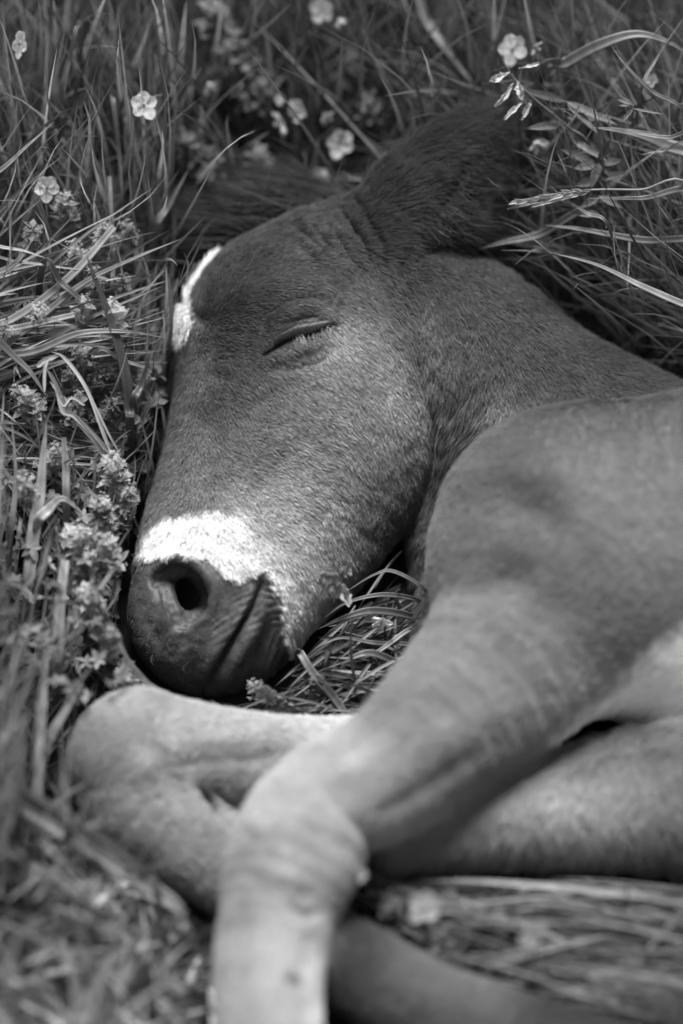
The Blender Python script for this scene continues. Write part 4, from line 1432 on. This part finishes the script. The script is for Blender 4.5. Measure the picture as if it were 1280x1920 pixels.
B(rooted([(-100, 730, -30), (40, 625, 0), (150, 535, 10), (250, 485, 10), (340, 448, 5)], -60), 12, .32, 'long pale blade crossing the bundle towards the forelock')
B(rooted([(-100, 640, -30), (20, 600, 0), (130, 520, 10), (215, 425, 5)], -60), 15, .42, 'bright broad blade rising right out of the left bundle', prof=[1, 1, 1, 1, .8])
B(rooted([(-100, 560, -30), (20, 500, 10), (65, 445, 10)], -60), 14, .3, 'short split blade above the left bundle')
B(rooted([(-100, 470, -30), (20, 466, 10), (90, 485, 10)], -60), 8, .48, 'very pale strip of straw at the left edge')
B(rooted([(-80, 490, -30), (40, 492, 10), (120, 502, 10), (185, 510, 5)], -60), 5, .36, 'fine straw line across the bedstraw')
B(rooted([(80, 500, 0), (115, 530, 15), (150, 560, 15)], -20), 13, .16, 'flat dark blade piece slanting down right in the bundle', prof=[.8, 1, 1, .7])
B(rooted([(-60, 620, 0), (40, 680, 20), (90, 745, 25)], -60), 16, .20, 'broad blade slanting down from the left edge')
B(rooted([(-80, 690, 0), (60, 660, 15), (150, 625, 15), (240, 622, 5), (312, 634, -15)], -60), 14, .24, 'long blade curving over the bundle to the nose bridge')
B(rooted([(-60, 630, 0), (30, 615, 10), (140, 590, 12)], -60), 12, .30, 'hairy stem of the sharp bedstraw head', name='hairy_weed', cat='weed', prof=[1, 1, 1, .9], face=(0, 0, 1))
B(rooted([(175, 665, -20), (230, 676, -25), (275, 690, -35)], -40), 7, .45, 'bright straw piece right of the leafy bedstraw tip', prof=[.5, 1, 1, .8])
B(rooted([(210, 560, -120), (213, 480, -125), (210, 420, -130), (206, 330, -150)], 0), 8, .2, 'thin upright stalk behind the left bundle', prof=[1, 1, 1, .9])
B(rooted([(760, -40, -380), (800, 40, -360), (850, 110, -340), (886, 158, -330)], -40), 15, .42, 'blurred pale blade slanting down at the top middle')
B(rooted([(210, 180, -200), (225, 300, -190), (230, 380, -190)], 10), 9, .17, 'soft upright stem under the open pansy')
B(rooted([(150, 60, -150), (130, 120, -140), (120, 190, -150)], 10), 9, .2, 'soft curved stem at the upper left')
B(rooted([(290, 440, -200), (320, 380, -190), (355, 315, -180)], -10), 13, .33, 'blurred pale blade tip left of the forelock')
B(rooted([(1450, 1690, 330), (1280, 1690, 320), (1100, 1668, 320), (940, 1655, 315), (850, 1650, 300)], 60), 11, .42, 'thick pale straw lying under the belly', prof=[1, 1, 1, .9, .5])
B(rooted([(1340, 1660, 360), (1240, 1750, 360), (1180, 1820, 350)], 60), 13, .36, 'blurred pale blade slanting down left, lower right corner')
B(rooted([(900, 1810, 330), (960, 1795, 345), (1060, 1770, 345), (1150, 1752, 330)], -40), 22, .26, 'broad blurred blade fanning right on the straw')
B(rooted([(1010, 1960, 400), (1022, 1880, 420), (1040, 1840, 430)], 0), 22, .2, 'blurred upright blade end in front of the lower leg')
B(rooted([(935, 1770, 330), (960, 1720, 345), (985, 1680, 350)], 0), 11, .24, 'short upright blade by the white pansy on the straw')
# taller blades that reach into the plane of focus
field(1100, (930, 1650), (260, 900), (460, 780), (40, 16), 200, 45, (3, 7), .14, bow=.5, ts=.5)
field(500, (930, 1650), (100, 800), (420, 720), (25, 12), 90, 180, (3, 7), .15, ts=.5)
field(1000, (-300, 360), (250, 820), (430, 720), (15, 10), 0, 180, (3, 8), .22, ts=.5)
field(500, (300, 900), (-100, 420), (430, 740), (15, 10), 0, 180, (4, 9), .12, ts=.5)
# hollow under the jaw
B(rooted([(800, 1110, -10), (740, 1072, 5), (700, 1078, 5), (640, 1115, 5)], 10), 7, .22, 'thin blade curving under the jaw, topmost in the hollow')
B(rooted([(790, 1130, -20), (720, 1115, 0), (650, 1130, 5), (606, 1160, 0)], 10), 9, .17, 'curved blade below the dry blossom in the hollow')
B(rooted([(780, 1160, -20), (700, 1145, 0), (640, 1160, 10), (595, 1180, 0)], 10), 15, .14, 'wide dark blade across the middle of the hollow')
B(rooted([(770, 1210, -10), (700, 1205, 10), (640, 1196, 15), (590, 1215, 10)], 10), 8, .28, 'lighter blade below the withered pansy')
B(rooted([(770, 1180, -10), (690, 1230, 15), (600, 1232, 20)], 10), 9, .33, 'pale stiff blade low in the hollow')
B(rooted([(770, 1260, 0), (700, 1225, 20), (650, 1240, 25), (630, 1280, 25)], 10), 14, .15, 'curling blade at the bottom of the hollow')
B(rooted([(760, 1265, 0), (680, 1262, 25), (620, 1256, 30)], 10), 11, .38, 'bright flat blade above the folded foreleg')
B(rooted([(560, 1222, 10), (585, 1260, 30), (620, 1300, 35), (650, 1342, 40)], 0), 15, .17, 'slanting stem running from the chin to the foreleg', prof=[.8, 1, 1.1, .9])

# bent straw culms
cu_ = Thing('bent_straw', foot((200, 850, -10), 0, 0), 'bright dry straw bent over in a hook among the bedstraw', 'dry straw')
for pts, wd, tn in (
    ([(208, 850, -15), (190, 800, 0), (168, 740, 10), (145, 700, 15), (118, 668, 20), (98, 660, 20)], 7, .6),
    ([(70, 688, 20), (85, 675, 22), (110, 668, 20)], 9, .65),
    ([(84, 735, 20), (84, 700, 22), (90, 675, 22), (108, 664, 20)], 6, .55),
    ([(205, 850, -10), (180, 820, 5), (140, 780, 15), (118, 770, 20), (104, 730, 22)], 9, .45),
    ([(130, 755, 15), (110, 735, 18), (94, 715, 20)], 5, .6),
    ([(160, 760, 12), (135, 745, 18), (118, 760, 20), (100, 720, 22)], 5, .6),
    ([(215, 880, -20), (180, 830, 5), (130, 770, 15), (100, 710, 22), (86, 690, 22)], 8, .2),
    ([(222, 845, -15), (200, 805, 0), (170, 740, 12)], 4, .55),
):
    P = catmull(np.array(pts, float), 6)
    n = len(P); t = np.linspace(0, 1, n)
    a_, b_ = P[0], P[-1]
    V, F, _ = blade_mesh(P[None, 0], P[None, n // 3], P[None, 2 * n // 3], P[None, -1], np.array([wd]), K=3)
    Tn = np.gradient(P, axis=0); Tn /= np.linalg.norm(Tn, axis=1, keepdims=True)
    sd = np.cross(Tn, [0.1, .1, 1]); sd /= np.linalg.norm(sd, axis=1, keepdims=True)
    nn = np.cross(sd, Tn)
    hw = (wd * .5 * np.clip(t * 6 + .3, 0, 1) * np.clip((1 - t) * 4, .1, 1))[:, None]
    V = np.stack([P - sd * hw, P - nn * hw * .5, P + sd * hw], 1).reshape(-1, 3)
    k = np.arange(n - 1)[:, None] * 3; j = np.arange(2)[None]
    F = np.stack([k + j, k + j + 1, k + 4 + j, k + 3 + j], -1).reshape(-1, 4)
    cu_.part('straw_strip', V, F, M_GRASS, tn)

# ------------------------------------------------------------------ the meadow grass
for _x in range(350, 600, 12):
    for _y in range(345, 480, 12):
        clear((_x, _y, -335), 8)
# undergrowth and thatch over the whole patch
field(7000, (-500, 1800), (-700, 2500), (70, 200), (50, 25), 0, 180, (4, 11), .085)
field(5000, (-500, 1800), (-700, 2500), (120, 300), (84, 6), 0, 180, (2.5, 6), .12, z0=(0, .02), K=6)
# further out, for a wider view of the meadow
field(5000, (1400, 3300), (-700, 2900), (150, 420), (30, 18), 0, 180, (5, 11), .11, K=5)
field(2500, (-1300, -200), (-500, 2700), (150, 420), (30, 18), 0, 180, (5, 11), .14, K=5)
field(2500, (-300, 1600), (2150, 3000), (150, 350), (40, 18), 0, 180, (5, 11), .12, K=5)
field(5000, (-1600, 2900), (-2200, 3000), (180, 480), (25, 15), 0, 180, (6, 11), .10, mask=lambda x, y: (x < -200) | (x > 1500) | (y < -500) | (y > 2200), K=5)
# tall standing grass behind the foal
field(5200, (-250, 1600), (-700, 560), (320, 760), (16, 13), 0, 180, (4, 11), .085, ts=.6)
field(2000, (-250, 700), (-100, 640), (260, 560), (22, 12), 0, 70, (3, 7), .13)
field(1300, (-200, 700), (0, 700), (240, 520), (30, 16), 180, 60, (3, 6), .12)
# top right: sweeping to the left
field(1500, (950, 1750), (60, 760), (300, 620), (50, 18), 190, 40, (4, 8), .13, bow=.4)
field(500, (1000, 1700), (200, 900), (260, 560), (70, 10), 195, 25, (4, 9), .15, bow=.6)
# left, beside the forehead
field(1900, (-300, 330), (560, 1050), (200, 420), (22, 15), 300, 80, (3, 9), .24)
# bottom left standing
field(1500, (-250, 300), (1050, 1750), (260, 560), (12, 9), 10, 60, (4, 9), .28)
field(350, (-250, 260), (1150, 1750), (260, 480), (24, 9), 0, 40, (7, 13), .30)
# hollow under the jaw
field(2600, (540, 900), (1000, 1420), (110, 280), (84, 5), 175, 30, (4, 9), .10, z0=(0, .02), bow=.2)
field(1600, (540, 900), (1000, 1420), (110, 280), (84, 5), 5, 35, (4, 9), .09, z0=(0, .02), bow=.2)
# lower right: lying straw
field(2600, (800, 1800), (1560, 2200), (260, 620), (84, 5), 186, 12, (3, 8), .15, z0=(0, .02), bow=.2)
field(700, (560, 1500), (1560, 2200), (200, 500), (82, 7), -6, 16, (4, 10), .12, z0=(0, .02), bow=.2)
# lower left: loose blades and leaves
field(520, (-300, 470), (1560, 2300), (140, 300), (50, 18), 20, 60, (9, 20), .24, ts=.7)
field(330, (-300, 300), (1560, 2400), (180, 380), (55, 14), 215, 30, (9, 17), .36, ts=.5)
field(170, (-250, 350), (1500, 2300), (180, 380), (25, 12), 0, 60, (8, 16), .34, ts=.5)
# flattened bundle from the left
def bundle(n, xr, yr, dx, dy, wr, wd, tone, arch=60):
    x = rng.uniform(*xr, n); y = rng.uniform(*yr, n); wz = rng.uniform(*wr, n)
    A = np.stack([x, y, wz], -1)
    Bt = A + np.stack([rng.uniform(*dx, n), rng.uniform(*dy, n), rng.uniform(-35, 25, n)], -1)
    P0 = A - UPD * S * ((A @ np.array([0, 0, 0]))[:, None] + 0)
    z = ((960 - A[:, 1]) * (1 - A[:, 2] / DU) * S) * CT + A[:, 2] * S * ST + HH
    P0 = A - UPD * z[:, None] + np.stack([rng.uniform(-120, -20, n), np.zeros(n), np.zeros(n)], -1)
    M1 = A + np.array([0, 0, 0]) - np.array([30, 0, 0]) + UPD * S * arch * .6
    M2 = A * .5 + Bt * .5 + UPD * S * arch * rng.uniform(.2, 1, (n, 1))
    t = np.exp(rng.normal(0, .35, n)) * tone
    add_blades(P0, M1, M2, Bt, rng.uniform(*wd, n), np.clip(t, .01, .7), K=14)


bundle(330, (-160, 60), (520, 780), (160, 420), (-230, -20), (-110, -5), (6, 15), .2)
bundle(200, (-160, 20), (620, 900), (160, 330), (-60, 40), (-110, -30), (5, 11), .2)
bundle(90, (-100, 60), (680, 860), (80, 260), (60, 300), (-90, -20), (4, 9), .22)

# low leafy undergrowth between the blades at the left
LV, LF, LT, lo_ = [], [], [], 0
for k in range(620):
    c = np.array([rng.uniform(-120, 300), rng.uniform(340, 1320), 0.0])
    c[2] = wg(c[1], rng.uniform(.03, .085))
    a0 = rng.uniform(0, 6.28); tn = .17 * math.exp(rng.normal(0, .35))
    axn = UPD * S + rng.normal(0, .35, 3)
    u_, v_, n_ = frame(axn)
    for i in range(5):
        a = a0 + i * 1.26
        d = math.cos(a) * u_ + math.sin(a) * v_ + n_ * rng.uniform(-.2, .6)
        L_ = rng.uniform(14, 30)
        V, F = leaf_geo(c, d, n_ + rng.normal(0, .2, 3), L_, L_ * .5, curl=rng.uniform(-.2, .2), K=4)
        if in_front(V).any() or (sdf(V) < 4).any():
            continue
        LV.append(V); LF.append(F + lo_); LT.append(np.full(len(V), tn)); lo_ += len(V)
lw = mesh_obj('undergrowth', W(np.vstack(LV)), np.vstack(LF), M_LEAF, None, np.concatenate(LT))
tag(lw, 'low leafy undergrowth between the grass beside the foal\'s face', 'undergrowth', kind='stuff')
V = np.vstack(BLV); F = np.vstack(BLF); T = np.concatenate(BLT)
gr = mesh_obj('grass', W(V), F, M_GRASS, None, T)
tag(gr, 'dense meadow grass around and beneath the sleeping foal', 'grass', kind='stuff')
print('grass quads', len(F), 'body quads', len(BQ))
